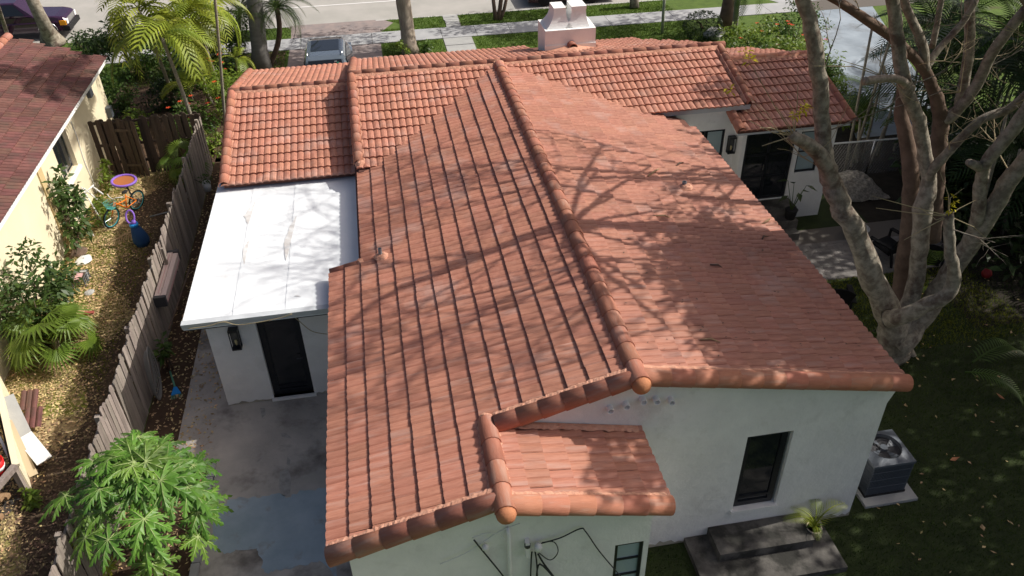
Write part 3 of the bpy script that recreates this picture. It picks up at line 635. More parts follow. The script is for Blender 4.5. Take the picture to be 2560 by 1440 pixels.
# --- wall lanterns
def lantern(x, y, z, h=.42, w_=.19, inw=(0,1,0)):
    mb = MB(); mb.box(x-w_/2,x+w_/2,y-.17,y-.01,z+h-.05,z+h); mb.box(x-w_/2,x+w_/2,y-.17,y-.01,z,z+.03)
    for a in (x-w_/2, x+w_/2-.018):
        for b in (y-.17, y-.03): mb.box(a,a+.018,b,b+.018,z+.03,z+h-.05)
    mb.box(x-.06,x+.06,y-.012,y,z+.05,z+h-.03)
    o = link('wall_lantern', mb.mesh('wall_lantern', M['black']), house)
    link('bulb', MB().lathe([(.012,0),(.02,.03),(.03,.09),(.02,.13),(.001,.14)], (x,y-.09,z+.08), 8).mesh('bulb', M['bulb'], True), o)
    link('glass', MB().box(x-w_/2+.02,x+w_/2-.02,y-.028,y-.024,z+.035,z+h-.055).mesh('glass', M['lampglass']), o)
lantern(-4.52, sy, 1.62, .50, .19); lantern(8.17, wy, 2.1, .48, .2)
# --- chimney with curved twin stacks
ch = link('chimney', MB().hexa([(3.9,23.25,2.9),(5.42,23.25,2.9),(5.42,24.35,2.9),(3.9,24.35,2.9),(3.9,23.25,4.36),(5.42,23.25,4.36),(5.42,24.35,4.36),(3.9,24.35,4.36)]).mesh('chimney', M['stucco_clean']), house)
link('band', MB().box(3.885,5.435,23.22,23.26,3.78,3.93).mesh('band', M['stucco_clean']), ch)
def stack(x0, x1, flareL, flareR, nm='stack'):
    mb = MB(); rows = 9; y0_, y1_ = 23.5, 24.1
    for i in range(rows):
        t = i/(rows-1); k = (1-t)**2.6; z = 4.355+.575*t
        a = x0-flareL*k; b = x1+flareR*k; p, q = y0_-.14*k, y1_+.14*k
        mb.v += [(a,p,z),(b,p,z),(b,q,z),(a,q,z)]
    for i in range(rows-1):
        for j in range(4): mb.f.append((i*4+j,i*4+(j+1) % 4,(i+1)*4+(j+1) % 4,(i+1)*4+j))
    mb.f.append(tuple(4*(rows-1)+j for j in range(4)))
    return link(nm, mb.mesh(nm, M['stucco_clean']), ch)
stack(4.20,4.56,.25,.20); stack(4.74,5.16,.22,.12)
link('cap', MB().box(4.725,5.175,23.485,24.115,4.84,4.945).mesh('cap', M['stucco_clean']), ch)
# cricket behind the chimney
ck = MB(); yv = 23.25; xa, xb, xm_ = 3.95, 5.45, 4.68; zc = zMn(22.7)+.05
ck.poly((xa,yv,zMn(yv)+.06),(xm_,yv,zc),(xm_,22.4,zMn(22.4)+.05)); ck.poly((xm_,yv,zc),(xb,yv,zMn(yv)+.06),(xm_,22.4,zMn(22.4)+.05))
link('cricket', ck.mesh('cricket', M['mortar']), house)
caps('ridge_tile', (xm_,22.95,zMn(22.72)+.03), (xm_,23.3,zMn(22.72)+.03), U, house, .14, .36)
# --- vents and pipes
def vent(x, y, z, h, r, base):
    mb = MB().lathe([(r,-.1),(r,h),(r*.8,h),(r*.8,h-.08)], (x,y,z), 10); o = link('vent_pipe', mb.mesh('vent_pipe', M['pipe_grey'], False), house)
    if base:
        b = MB().lathe([(.16,.0),(.12,.05),(.07,.07),(r,.075)], (x+.03,y-.02,z+.02), 12); b.v = [(p[0]+random.uniform(-.03,.03),p[1]+random.uniform(-.03,.03),p[2]) for p in b.v]; link('mortar_collar', b.mesh('mortar_collar', M['mortar']), o)
vent(-1.42, 13.85, zL(-1.42)+.04, .22, .038, True); vent(5.18, 14.75, zR_(5.18)+.04, .14, .05, True)
for px, py in ((1523,1018),(1563,1008),(1605,996),(1638,995),(1675,997)):
    p = aty(px, py, gy); mb = MB().lathe([(.055,0),(.055,.10),(.045,.10),(.045,.02)], (0,0,0), 12, 'Y'); mb.v = [(p.x+a, gy-b, p.z+c) for a,b,c in mb.v]
    link('vent_tube', mb.mesh('vent_tube', M['stucco_clean']), house)
# --- service cables and fittings on the annex wall
mb = MB().tube([(0.0,ny-.03,2.95),(0.01,ny-.05,2.8),(0.01,ny-.04,0.1)], .028, 8); link('conduit', mb.mesh('conduit', M['stucco_clean'], True), house)
sm = link('service_head', MB().lathe([(.03,0),(.055,.02),(.06,.09),(.05,.13),(.001,.15)], (.42,ny-.09,2.42), 10).mesh('service_head', M['white_plastic'], True), house)
link('clamp', MB().box(.24,.30,ny-.10,ny,2.30,2.62).mesh('clamp', M['white_plastic']), sm); link('clamp', MB().lathe([(.045,0),(.045,.06)], (.27,ny-.07,2.52), 8).mesh('clamp', M['dark_grey']), sm)
link('insulator', MB().lathe([(.02,0),(.05,.02),(.05,.07),(.02,.1)], (-.33,ny-.08,2.62), 10).mesh('insulator', M['white_plastic'], True), house)
def cable(pts, r, m, nm='cable'): 
    P_ = [Vector(p) for p in pts]; out = []
    for i in range(len(P_)-1):
        a, b, c, d = P_[max(i-1,0)], P_[i], P_[i+1], P_[min(i+2,len(P_)-1)]
        for k in range(5):
            t = k/5; out.append(.5*((2*b)+(c-a)*t+(2*a-5*b+4*c-d)*t*t+(3*b-a-3*c+d)*t**3))
    out.append(P_[-1]); return MB().tube(out, r, 5).mesh(nm, m, True)
pc = lambda x,y,o=.06: tuple(aty(x,y,ny-o))
link('cable', cable([pc(1340,1362),pc(1400,1345),pc(1450,1322),pc(1465,1330),pc(1500,1380),pc(1560,1450)], .010, M['cable']), house)
link('cable', cable([pc(1185,1350),pc(1205,1375),pc(1250,1430),pc(1280,1470)], .012, M['cable']), house)
link('cable', cable([pc(1345,1380),pc(1375,1400),pc(1395,1380),pc(1385,1355),pc(1355,1356)], .008, M['cable']), house)
link('cable', cable([pc(1330,1380),pc(1328,1400),pc(1326,1460)], .012, M['cable']), house); link('cable', cable([pc(1338,1380),pc(1342,1410),pc(1344,1460)], .012, M['cable']), house)
link('cable', cable([pc(1345,1385),pc(1360,1410),pc(1390,1450),pc(1350,1410,.12),pc(1340,1450,.14)], .014, M['cable']), house)
link('cable', cable([pc(1100,1410),pc(1160,1385),pc(1200,1360),pc(1250,1328),pc(1300,1308)], .007, M['white_plastic']), house)
link('cable', cable([pc(1180,1345),pc(1215,1333),pc(1245,1335),pc(1262,1350)], .007, M['white_plastic']), house)
link('cable', cable([tuple(aty(x,y,13.05)) for x, y in ((470,822),(520,815),(560,805),(600,812),(690,797),(730,785))], .009, M['twig']), house)
link('cable', cable([tuple(aty(x,y,13.2)) for x, y in ((730,788),(745,800),(775,825),(800,833),(835,836))], .009, M['twig']), house)

# ================================================================== NEIGHBOUR HOUSE (cream)
nb = thing('neighbour_house', 'cream stucco house with a dark red tile roof behind the side yard', 'house', (-12,22,0))
NX = -10.15; EX = -9.72; EZ = 3.02; NP = .27
nz = lambda x: EZ+NP*(EX-x)
dk = MB(); RX = -12.55; poly = [(EX-.05,13.0),(EX-.05,27.7),(RX,28.1),(RX,13.0)]
t = [(x,y,nz(x)-.02) for x, y in poly]; b = [(x,y,nz(x)-.14) for x, y in poly]; n = len(poly)
dk.v = b+t; dk.f = [tuple(range(n-1,-1,-1)), tuple(range(n,2*n))]+[(i,(i+1) % n,n+(i+1) % n,n+i) for i in range(n)]
ndeck = link('roof', dk.mesh('roof', M['deck']), nb)
hip = MB().poly((RX,13,nz(RX)-.03),(RX,28.1,nz(RX)-.03),(RX-2.85,28.1,EZ-.1),(RX-2.85,13,EZ-.1)); link('far_slope', hip.mesh('far_slope', M['neigh_tile']), nb)
nprof = [(0,.0),(.05,.026),(.25,.036),(.45,.026),(.5,.002),(.55,.026),(.75,.036),(.95,.026),(1,.0)]
tm = MB()
for v, dz in ((0,.045),(.42,.008)):
    for tt, z in nprof: tm.v.append((tt*.33, v, z+dz))
for tt, z in nprof: tm.v.append((tt*.33, .004, z+.012))
k = len(nprof)
for i in range(k-1): tm.f.append((i,i+1,k+i+1,k+i)); tm.f.append((2*k+i,2*k+i+1,i+1,i))
ntm = tm.mesh('roof_tile', M['neigh_tile']); C_ = []
sv = Vector((-1,0,NP)).normalized(); uv = Vector((0,1,0)); nv_ = uv.cross(sv)
if nv_.z < 0: nv_ = -nv_
for r in range(8):
    for c in range(60):
        p = Vector((EX,12.6,nz(EX)))+sv*(r*.37-.04)+uv*(c*.325+(.16 if r % 2 else 0)); q = p+sv*.18+uv*.16
        if q.y > 27.75+(EX-q.x)*.14: continue
        C_.append((pix(q)[2] if vis(q) else 999, frame(p, uv, (sv+uv*random.uniform(-.01,.01)).normalized(), nv_)))
C_.sort(key=lambda t: t[0])
for d_, Mx in C_[:300]: link('roof_tile', ntm, ndeck, Mx)
if len(C_) > 300:
    big = MB()
    for d_, Mx in C_[300:]: big.add(tm, Mx)
    o = link('roof_tiles', big.mesh('roof_tiles', M['neigh_tile']), nb); o['kind'] = 'stuff'
# ridge caps of the neighbour
for i in range(38): 
    p = Vector((RX,13.0+i*.4,nz(RX)-.0)); 
    if i > 5: link('ridge_tile', CAPS[list(CAPS)[0]], nb, frame(p, Vector((1,0,0)), Vector((0,1,0)), Vector((0,0,1))))
link('fascia', MB().box(EX-.07,EX-.03,13.0,27.75,EZ-.16,EZ-.02).mesh('fascia', M['stucco_clean']), nb)
link('drip_edge', MB().box(EX-.06,EX+.02,13.0,27.75,EZ-.035,EZ-.012).mesh('drip_edge', M['stucco_clean']), nb)
def nwall(ops):
    mb = MB(); us = sorted(set([13.0,28.0]+[e for o in ops for e in o[:2]])); top = EZ-.1
    for a, b in zip(us, us[1:]):
        z = 0
        for o in ops:
            if o[0] <= (a+b)/2 <= o[1]: mb.poly((NX,a,0),(NX,b,0),(NX,b,o[2]),(NX,a,o[2])); z = o[3]
        mb.poly((NX,a,z),(NX,b,z),(NX,b,top),(NX,a,top))
    for (a,b,c0,c1) in ops:
        c = [(a,c0),(b,c0),(b,c1),(a,c1)]
        for i in range(4): p, q = c[i], c[(i+1) % 4]; mb.poly((NX,)+p,(NX,)+q,(NX-.18,)+q,(NX-.18,)+p)
    mb.poly((NX,28,0),(-15.2,28,0),(-15.2,28,top),(RX,28,nz(RX)-.1),(NX,28,top)); mb.poly((NX,13,0),(-15.2,13,0),(-15.2,13,top),(RX,13,nz(RX)-.1),(NX,13,top)); mb.poly((-15.2,13,0),(-15.2,28,0),(-15.2,28,top),(-15.2,13,top))
    return link('wall', mb.mesh('wall', M['cream']), nb)
nwall([(22.45,23.75,1.25,2.45)])
mb = MB()
for (a,b,c,d_) in ((22.45,22.52,1.25,2.45),(23.68,23.75,1.25,2.45),(22.52,23.68,1.25,1.32),(22.52,23.68,2.38,2.45),(23.05,23.12,1.32,2.38)): mb.box(NX-.16,NX-.11,a,b,c,d_)
nw = link('window', mb.mesh('window', M['chrome']), nb); link('pane', MB().poly((NX-.14,22.45,1.25),(NX-.14,23.75,1.25),(NX-.14,23.75,2.45),(NX-.14,22.45,2.45)).mesh('pane', M['glass']), nw)
link('sill', MB().box(NX-.1,NX+.08,22.38,23.82,1.15,1.245).mesh('sill', M['stucco_clean']), nb)
link('pilaster', MB().box(NX,NX+.04,20.95,21.25,0,EZ-.1).mesh('pilaster', M['cream2']), nb)
mb = MB().box(NX,NX+.16,27.5,27.75,1.1,1.45); link('meter_box', mb.mesh('meter_box', M['ac_grey']), nb)
mb = MB().box(NX,NX+.12,26.3,26.6,2.3,2.6); link('floodlight', mb.mesh('floodlight', M['ac_grey']), nb)
cb = MB().tube([(NX+.02,24.3+.05*math.sin(i*.9),2.4-i*.24) for i in range(11)], .015, 5); link('cable', cb.mesh('cable', M['white_plastic']), nb)

# ================================================================== FENCES
def board_mesh(h, w_=.138, th=.02):
    mb = MB(); c = .035; mb.prism([(-w_/2,0,0),(w_/2,0,0),(w_/2,0,h-c),(w_/2-c,0,h),(-w_/2+c,0,h),(-w_/2,0,h-c)], (0,th,0)); return mb
FX = -6.73
fence = thing('picket_fence', 'long weathered grey board fence running beside the soil bed', 'fence', (FX,16,0))
bm_ = [board_mesh(h).mesh('board', M['fence']) for h in (1.78,1.82,1.80,1.86)]
y = 6.6
while y < 25.35:
    Mx = Matrix.Translation((FX+random.uniform(-.008,.008), y, random.uniform(-.03,.02))) @ Matrix.Rotation(R(90)+random.uniform(-.03,.03),4,'Z') @ Matrix.Rotation(random.uniform(-.018,.018),4,'Y') @ Matrix.Rotation(random.uniform(-.02,.02),4,'X')
    link('board', random.choice(bm_), fence, Mx); y += .146
for z in (.35,1.0,1.6): link('rail', MB().box(FX-.07,FX-.025,6.5,25.4,z,z+.085).mesh('rail', M['fence']), fence)
for i in range(8): link('post', MB().box(FX-.16,FX-.07,6.6+i*2.65,6.69+i*2.65,0,1.75).mesh('post', M['fence']), fence)
cf = thing('gate_fence', 'dark brown board fence across the far end of the side yard', 'fence', (-8.4,25.4,0))
bd = [board_mesh(h,.15).mesh('board', M['fence_dark']) for h in (1.86,1.92,1.9)]
for i in range(17):
    x = -10.0+i*.2
    link('board', random.choice(bd), cf, Matrix.Translation((x,25.4,0)) @ Matrix.Rotation(random.uniform(-.03,.03),4,'Y'))
    if i % 2: link('board', random.choice(bd), cf, Matrix.Translation((x+.1,25.5,0)) @ Matrix.Rotation(random.uniform(-.02,.02),4,'Y'))
for z in (.4,1.0,1.75): link('rail', MB().box(-10.1,-6.75,25.43,25.49,z,z+.08).mesh('rail', M['fence_dark']), cf)
gd = thing('open_gate', 'brown board gate leaf standing slightly open in the cross fence', 'gate', (-8.95,25.3,0))
for i in range(3): link('board', bd[1], gd, Matrix.Translation((-9.05-.16*i+.32,25.12+.05*i,0)) @ Matrix.Rotation(-.5,4,'Z'))
link('rail', MB().bar((-9.3,25.25,1.6),(-8.7,25.15,1.6),.04,.08).mesh('rail', M['fence_dark']), gd); link('rail', MB().bar((-9.3,25.25,.4),(-8.7,25.15,.4),.04,.08).mesh('rail', M['fence_dark']), gd)

# ================================================================== PLANT KIT
def frond_mb(L=1.8, n=26, leaf=.55, droop=.9, width=.045, vee=.5, rise=.5):
    """feather frond along +x, arching, leaflets both sides"""
    mb = MB(); rib = []
    for i in range(n+1):
        t = i/n; rib.append(Vector((L*t*(1-.18*t*t*droop), 0, rise*L*(t-.0)*(1-t*.9)-droop*L*.55*t**2.4)))
    mb.tube(rib[::3]+[rib[-1]], [.02*(1-.85*(i/(len(rib[::3])))) for i in range(len(rib[::3])+1)], 4)
    for i in range(2, n+1):
        t = i/n; p = rib[i]; d = (rib[i]-rib[i-1]).normalized(); l = leaf*math.sin(math.pi*min(1,.12+t*.82))**.7
        for s in (-1,1):
            side = Vector((0,s,0)); dirv = (side*.85+d*(.45+.5*t)+Vector((0,0,1))*(.35*vee)).normalized()
            e1 = p+dirv*l*.55+Vector((0,0,-.03)); e2 = p+dirv*l+Vector((0,0,-.42*l*(.6+droop*.4)))
            w_ = d*width*.5
            b0 = len(mb.v); mb.v += [tuple(p-w_*.5),tuple(p+w_*.5),tuple(e1+w_),tuple(e1-w_),tuple(e2)]
            mb.f += [(b0,b0+1,b0+2,b0+3),(b0+3,b0+2,b0+4)]
    return mb
def palm(name, label, base, top, r0, r1, m_trunk, frond_meshes, nf, group=None, tilt=(-.2,1.0), spread=1.0, crown=None, scale=1.0, cat='palm tree', az=None, bow=.0):
    base = Vector(base); top = Vector(top); t = thing(name, label, cat, base, group)
    pts = []; k = 9
    for i in range(k): s = i/(k-1); p = base.lerp(top, s); p += Vector((bow*math.sin(math.pi*s),0,0)); pts.append(p)
    rr = [r0+(r1-r0)*min(1,(i/(k-1))*1.1)+(.35*r0 if i == 0 else 0) for i in range(k)]
    link('trunk', MB().tube(pts, rr, 10).mesh('trunk', m_trunk, True), t)
    for i in range(nf):
        a = (2*math.pi*i/nf*2.4 if az is None else az[i % len(az)])+random.uniform(-.25,.25); el = tilt[0]+(tilt[1]-tilt[0])*((i*.618) % 1)
        Mx = Matrix.Translation(top) @ Matrix.Rotation(a,4,'Z') @ Matrix.Rotation(-el,4,'Y') @ Matrix.Rotation(random.uniform(-.4,.4),4,'X') @ Matrix.Scale(scale*random.uniform(.85,1.15),4)
        link('frond', random.choice(frond_meshes), t, Mx)
    return t
FL = [frond_mb(2.0,17,.72,.9,.12).mesh('frond', M['palm_lime']), frond_mb(1.8,16,.7,1.25,.12).mesh('frond', M['palm_lime']), frond_mb(1.7,16,.62,.6,.10).mesh('frond', M['palm_lime'])]
FM = [frond_mb(1.9,28,.5,.8,.04).mesh('frond', M['palm_mid']), frond_mb(1.7,26,.45,1.1,.04).mesh('frond', M['palm_mid'])]
FD = [frond_mb(2.2,30,.6,.9,.05).mesh('frond', M['palm_dark']), frond_mb(1.9,28,.55,1.2,.05).mesh('frond', M['palm_dark'])]
FP = [frond_mb(1.5,34,.34,.8,.02).mesh('frond', M['palm_mid']), frond_mb(1.4,34,.32,1.1,.02).mesh('frond', M['palm_dark'])]
def fan_mb(rad=.5, n=22, arc=300, split=.55):
    mb = MB(); a0 = -R(arc)/2; st = R(arc)/n
    for i in range(n):
        a = a0+st*i; zf = lambda r: -.28*r*r/rad
        p = lambda ang, r, up=0: (r*math.cos(ang), r*math.sin(ang), zf(r)+up)
        rm = rad*split; b0 = len(mb.v)
        mb.v += [(0,0,0), p(a,rm,.012), p(a+st/2,rm*1.05,-.012), p(a+st,rm,.012), p(a+st/2+random.uniform(-.03,.03),rad*random.uniform(.93,1.05),-.04-random.uniform(0,.08))]
        mb.f += [(b0,b0+1,b0+2),(b0,b0+2,b0+3),(b0+1,b0+4,b0+2),(b0+2,b0+4,b0+3)]
    return mb
FAN = [fan_mb(.62).mesh('fan_leaf', M['fanleaf']), fan_mb(.55,20,260,.5).mesh('fan_leaf', M['fanleaf'])]
def fan_palm(name, label, base, n, h, sc, spread=.75):
    t = thing(name, label, 'palm', base); b = Vector(base)
    link('stem', MB().tube([b, b+Vector((0,0,h*.5))], [.09,.07], 8).mesh('stem', M['palmtrunk']), t)
    for i in range(n):
        a = i*2.4+random.uniform(-.3,.3); q = ((i+.5)/n); el = R(80)-R(95)*q
        tip = b+Vector((0,0,h*.45))+Vector((math.cos(a)*math.cos(el),math.sin(a)*math.cos(el),math.sin(el)))*spread*(.75+.35*random.random())
        s = link('stalk', MB().tube([b+Vector((0,0,h*.42)), (b+Vector((0,0,h*.5))+tip)/2+Vector((0,0,.08)), tip], [.014,.011,.008], 4).mesh('stalk', M['leaf_lime']), t)
        Mx = Matrix.Translation(tip) @ Matrix.Rotation(a,4,'Z') @ Matrix.Rotation(R(62)-el*.95-R(20),4,'Y') @ Matrix.Rotation(random.uniform(-.3,.3),4,'X') @ Matrix.Scale(sc*random.uniform(.85,1.15),4)
        link('fan_leaf', random.choice(FAN), t, Mx)
    return t
def leaves(n, ctr, rad, size, asp=.45, shell=.5, droop=.3, clumps=0, rs=None):
    """leaf-shaped bent quads (two triangles folded) through an ellipsoid volume"""
    r_ = rs or rng
    d = r_.normal(size=(n,3)); d /= np.linalg.norm(d,axis=1)[:,None]; rr = r_.uniform(shell,1,n)**.6
    if clumps:
        cc = r_.normal(size=(clumps,3)); cc /= np.linalg.norm(cc,axis=1)[:,None]; cc *= r_.uniform(.35,.95,clumps)[:,None]
        k = r_.integers(0,clumps,n); P = cc[k]+d*rr[:,None]*r_.uniform(.18,.42,clumps)[k][:,None]
    else: P = d*rr[:,None]
    P = P*np.array(rad)+np.array(ctr)
    a = r_.normal(size=(n,3)); a[:,2] = a[:,2]*.45-droop*r_.random(n); a += d*.9; a /= np.linalg.norm(a,axis=1)[:,None]
    up = np.array([0,0,1.])+r_.normal(size=(n,3))*.45; s = np.cross(a,up); s /= np.linalg.norm(s,axis=1)[:,None]+1e-9; nn = np.cross(s,a)
    L = size*r_.uniform(.6,1.3,n); W = L*asp
    V = np.zeros((n,4,3)); V[:,0] = P; V[:,1] = P+a*(L*.5)[:,None]+s*(W*.5)[:,None]+nn*(L*.06)[:,None]; V[:,2] = P+a*L[:,None]-np.array([0,0,1.])*(L*.18)[:,None]; V[:,3] = P+a*(L*.5)[:,None]-s*(W*.5)[:,None]+nn*(L*.06)[:,None]
    return V.reshape(-1,3)
def shrub(name, label, base, ctr, rad, n, size, m, cat='shrub', asp=.45, clumps=14, stems=5, group=None, flowers=None, shell=.2, trunk=None):
    t = thing(name, label, cat, base, group); b = Vector(base); c = Vector(ctr)
    st = MB()
    for i in range(stems):
        e = c+Vector((random.uniform(-.6,.6)*rad[0],random.uniform(-.6,.6)*rad[1],random.uniform(-.2,.6)*rad[2])); st.tube([b+Vector((random.uniform(-.08,.08),random.uniform(-.08,.08),0)), (b+e)/2+Vector((random.uniform(-.06,.06),random.uniform(-.06,.06),.05)), e], [.022,.016,.007], 5)
    if trunk: st.tube([b, c], [trunk, trunk*.6], 8)
    link('stems', st.mesh('stems', M['bark_red'], True), t)
    fast('crown', leaves(n, ctr, rad, size, asp, shell, .3, clumps), 4, m, t)
    if flowers:
        fm, k, fs = flowers
        for i in range(k):
            v = rng.normal(size=3); v /= np.linalg.norm(v); v[2] = abs(v[2]); p = c+Vector(v*np.array(rad)*.95)
            mb = MB()
            for j in range(5): a = j*1.257; mb.poly(p, p+Vector((math.cos(a-.4)*fs,math.sin(a-.4)*fs,fs*.4)), p+Vector((math.cos(a)*fs*1.3,math.sin(a)*fs*1.3,fs*.3)), p+Vector((math.cos(a+.4)*fs,math.sin(a+.4)*fs,fs*.4)))
            link('flower', mb.mesh('flower', fm), t)
    return t

# ================================================================== PAPAYA TREE
def papaya_leaf(sz, seed):
    rs = random.Random(seed); mb = MB(); rib = MB()
    for i in range(8):
        a = R(-140+280*i/7)+rs.uniform(-.07,.07); Lb = sz*(.60+.40*math.cos(a/2)**2)*rs.uniform(.9,1.1)
        ax = Vector((math.cos(a),math.sin(a),0)); sd = Vector((-math.sin(a),math.cos(a),0)); kx = rs.uniform(.24,.42)
        zf = lambda r: -kx*r*r/sz+.03*r/sz
        P_ = lambda r, s, up=0: tuple(ax*r+sd*s+Vector((0,0,zf(r)-abs(s)*.3+up)))
        segs = [(.0,.015,0),(.22,.07,0),(.34,.17,.10),(.42,.055,0),(.52,.19,.13),(.60,.05,0),(.70,.15,.11),(.78,.04,0),(.85,.075,.06),(1.0,.0,0)]
        b0 = len(mb.v)
        for r, hw, fw in segs:
            h = hw*sz*rs.uniform(.88,1.12); mb.v += [P_(r*Lb+fw*sz,-h), P_(r*Lb,0,.012), P_(r*Lb+fw*sz,h)]
        for j in range(len(segs)-1):
            q = b0+j*3; mb.f += [(q,q+1,q+4,q+3),(q+1,q+2,q+5,q+4)]
        rib.poly(P_(0,-.006,.02), P_(.5*Lb,-.005,.02), P_(.9*Lb,0,.016), P_(.5*Lb,.005,.02), P_(0,.006,.02))
    return mb, rib
PLV = []
for i, s in enumerate((.56,.50,.60,.46)):
    a_, b_ = papaya_leaf(s, i); PLV.append((a_.mesh('leaf', M['papaya']), b_.mesh('rib', M['papaya_rib'])))
PYL = papaya_leaf(.34, 9)[0].mesh('leaf', mat('yellowing_leaf', (.42,.42,.03), (.25,.33,.03), rough=.5, scale=5, trans=.3))
pb = Vector((-5.70,9.75,0)); pap = thing('papaya_tree', 'young papaya tree with broad lobed bright green leaves beside the patio', 'tree', pb)
ptop = Vector((-5.72,9.85,1.72))
link('trunk', MB().tube([pb, pb.lerp(ptop,.5)+Vector((.04,0,0)), ptop], [.085,.07,.05], 10).mesh('trunk', M['bark_pale'], True), pap)
rp = random.Random(11)
for i in range(44):
    q = (i+.5)/44; a = i*2.39996+rp.uniform(-.3,.3); el = R(80)-R(100)*q+rp.uniform(-.15,.15); ln = (.42+.62*min(1,q*1.3))*rp.uniform(.8,1.2)
    d = Vector((math.cos(a)*math.cos(el),math.sin(a)*math.cos(el),math.sin(el))); o0 = ptop+Vector((0,0,.1-.45*q)); tip = o0+d*ln+Vector((0,0,.14+rp.uniform(-.08,.08)))
    st = link('petiole', MB().tube([o0, o0.lerp(tip,.5)+Vector((0,0,.04)), tip], [.014,.011,.008], 5).mesh('petiole', M['papaya_rib']), pap)
    Mx = Matrix.Translation(tip) @ Matrix.Rotation(a+rp.uniform(-.35,.35),4,'Z') @ Matrix.Rotation(R(4)+max(0,(R(45)-el))*.38+rp.uniform(-.2,.2),4,'Y') @ Matrix.Rotation(rp.uniform(-.35,.35),4,'X') @ Matrix.Scale(rp.uniform(.75,1.12),4)
    lm, rm = rp.choice(PLV); lm = PYL if i in (41,43,38) else lm; lf = link('leaf', lm, pap, Mx); link('rib', rm, lf, Matrix(), True)

# ================================================================== SIDE YARD PLANTS
shrub('umbrella_shrub', 'tall glossy green shrub trained against the cream wall under its window', (-9.9,20.9,0), (-9.75,21.2,1.15), (.38,1.0,1.05), 620, .21, M['leaf_shrub'], clumps=22, stems=6)
shrub('umbrella_shrub', 'dense dark leaved bush against the cream wall beside the big fan palm', (-9.55,16.6,0), (-9.4,16.9,1.35), (.75,1.3,1.0), 1900, .17, M['leaf_shrub'], clumps=34, stems=7)
fan_palm('fan_palm', 'big fan palm with pleated shiny leaves spilling over the leaf litter', (-9.1,16.2,0), 15, 1.1, 1.0, .75)
fan_palm('fan_palm', 'small spiky fan palm in the corner by the dark gate fence', (-7.35,24.6,0), 9, 1.2, .85, .55)
shrub('corner_bush', 'low leafy bush at the foot of the small corner fan palm', (-7.1,23.9,0), (-7.15,23.9,.35), (.38,.5,.35), 260, .13, M['leaf_mid'], clumps=9)
shrub('gate_bush', 'small bright green bush between cream wall and gate boards', (-9.75,24.6,0), (-9.7,24.5,.55), (.28,.4,.5), 300, .12, M['leaf_lime'], clumps=9)
shrub('weed_clump', 'yellow green weeds around the bicycle front wheel', (-9.55,22.3,0), (-9.5,22.4,.35), (.35,.7,.35), 380, .11, M['leaf_lime'], clumps=12)
shrub('fern_clump', 'lime fern tuft growing at the end of the leaning boards', (-8.55,11.75,0), (-8.5,11.7,.2), (.22,.3,.2), 160, .13, M['leaf_lime'], clumps=6, stems=2)

# ================================================================== SIDE YARD CLUTTER
# bicycle
bk = thing('bicycle', 'orange bicycle with teal basket and teal rims leaning by the cream wall', 'bicycle', (-8.9,22.5,0))
fw, rw = Vector((-9.12,22.05,.31)), Vector((-8.6,22.98,.31)); ax = (rw-fw).normalized(); sd = Vector((-ax.y,ax.x,0)); lean = sd*-.12
def wheel(c, r, nm):
    ring = [c+ax*(r*math.cos(a))+(Vector((0,0,1))+lean).normalized()*(r*math.sin(a)) for a in np.linspace(0,2*math.pi,25)[:-1]]
    o = link(nm, MB().tube(ring, .024, 6, closed=True).mesh('tyre', M['rubber'], True), bk)
    ring2 = [c+(p-c)*.91 for p in ring]; link('rim', MB().tube(ring2, .014, 5, closed=True).mesh('rim', M['teal_rim'], True), o)
    sp = MB()
    for i in range(0,24,2): sp.tube([c, ring2[i]], .003, 3)
    sp.lathe([(.025,-.04),(.025,.04)], tuple(c), 6); link('spokes', sp.mesh('spokes', M['chrome']), o)
wheel(fw,.30,'wheel'); wheel(rw,.30,'wheel')
Lz = lambda p, t, z, s=0: fw.lerp(rw,t)+Vector((0,0,z))+lean*(z+.3)+sd*s
fr_ = MB(); head, bb, seat, ra, fa = Lz(0,.17,.42), Lz(0,.55,.0), Lz(0,.62,.42), rw, fw
for a, b, r_ in ((head,bb,.022),(head+Vector((0,0,-.1)),seat+Vector((0,0,-.15)),.016),(bb,seat,.018),(bb,ra,.014),(seat+Vector((0,0,-.06)),ra,.013),(head,fa,.016)): fr_.tube([a,b], r_, 7)
link('frame', fr_.mesh('frame', M['orange'], True), bk)
link('handlebar', MB().tube([head+sd*-.28+ax*.12+Vector((0,0,.16)), head+sd*-.12+Vector((0,0,.17)), head+Vector((0,0,.10)), head+sd*.12+Vector((0,0,.17)), head+sd*.28+ax*.12+Vector((0,0,.16))], .013, 6).mesh('handlebar', M['white_plastic'], True), bk)
sdl = MB().lathe([(.001,.0),(.05,.01),(.085,.03),(.07,.06),(.001,.07)], (0,0,0), 10, sx=1.4, sy=.8); sdl.v = [tuple(seat+Vector((0,0,.05))+ax*p[0]+sd*p[1]+Vector((0,0,p[2]))) for p in sdl.v]; link('saddle', sdl.mesh('saddle', M['blackmatte'], True), bk)
bs = MB(); c0 = head-ax*.16+Vector((0,0,.0))
for z, hw, hl in ((-.1,.10,.075),(0,.125,.09),(.1,.145,.11)):
    q = [c0+sd*a*hw+ax*b*hl+Vector((0,0,z)) for a, b in ((-1,-1),(1,-1),(1,1),(-1,1))]; bs.tube(q, .006, 4, closed=True)
for i in range(18):
    a = 2*math.pi*i/18; e = Vector((max(-1,min(1,1.4*math.cos(a))),max(-1,min(1,1.4*math.sin(a))),0)); bs.tube([c0+sd*e.x*.10+ax*e.y*.075+Vector((0,0,-.1)), c0+sd*e.x*.145+ax*e.y*.11+Vector((0,0,.1))], .004, 3)
bs.poly(*[c0+sd*a*.1+ax*b*.075+Vector((0,0,-.098)) for a, b in ((-1,-1),(1,-1),(1,1),(-1,1))]); link('basket', bs.mesh('basket', M['teal']), bk)
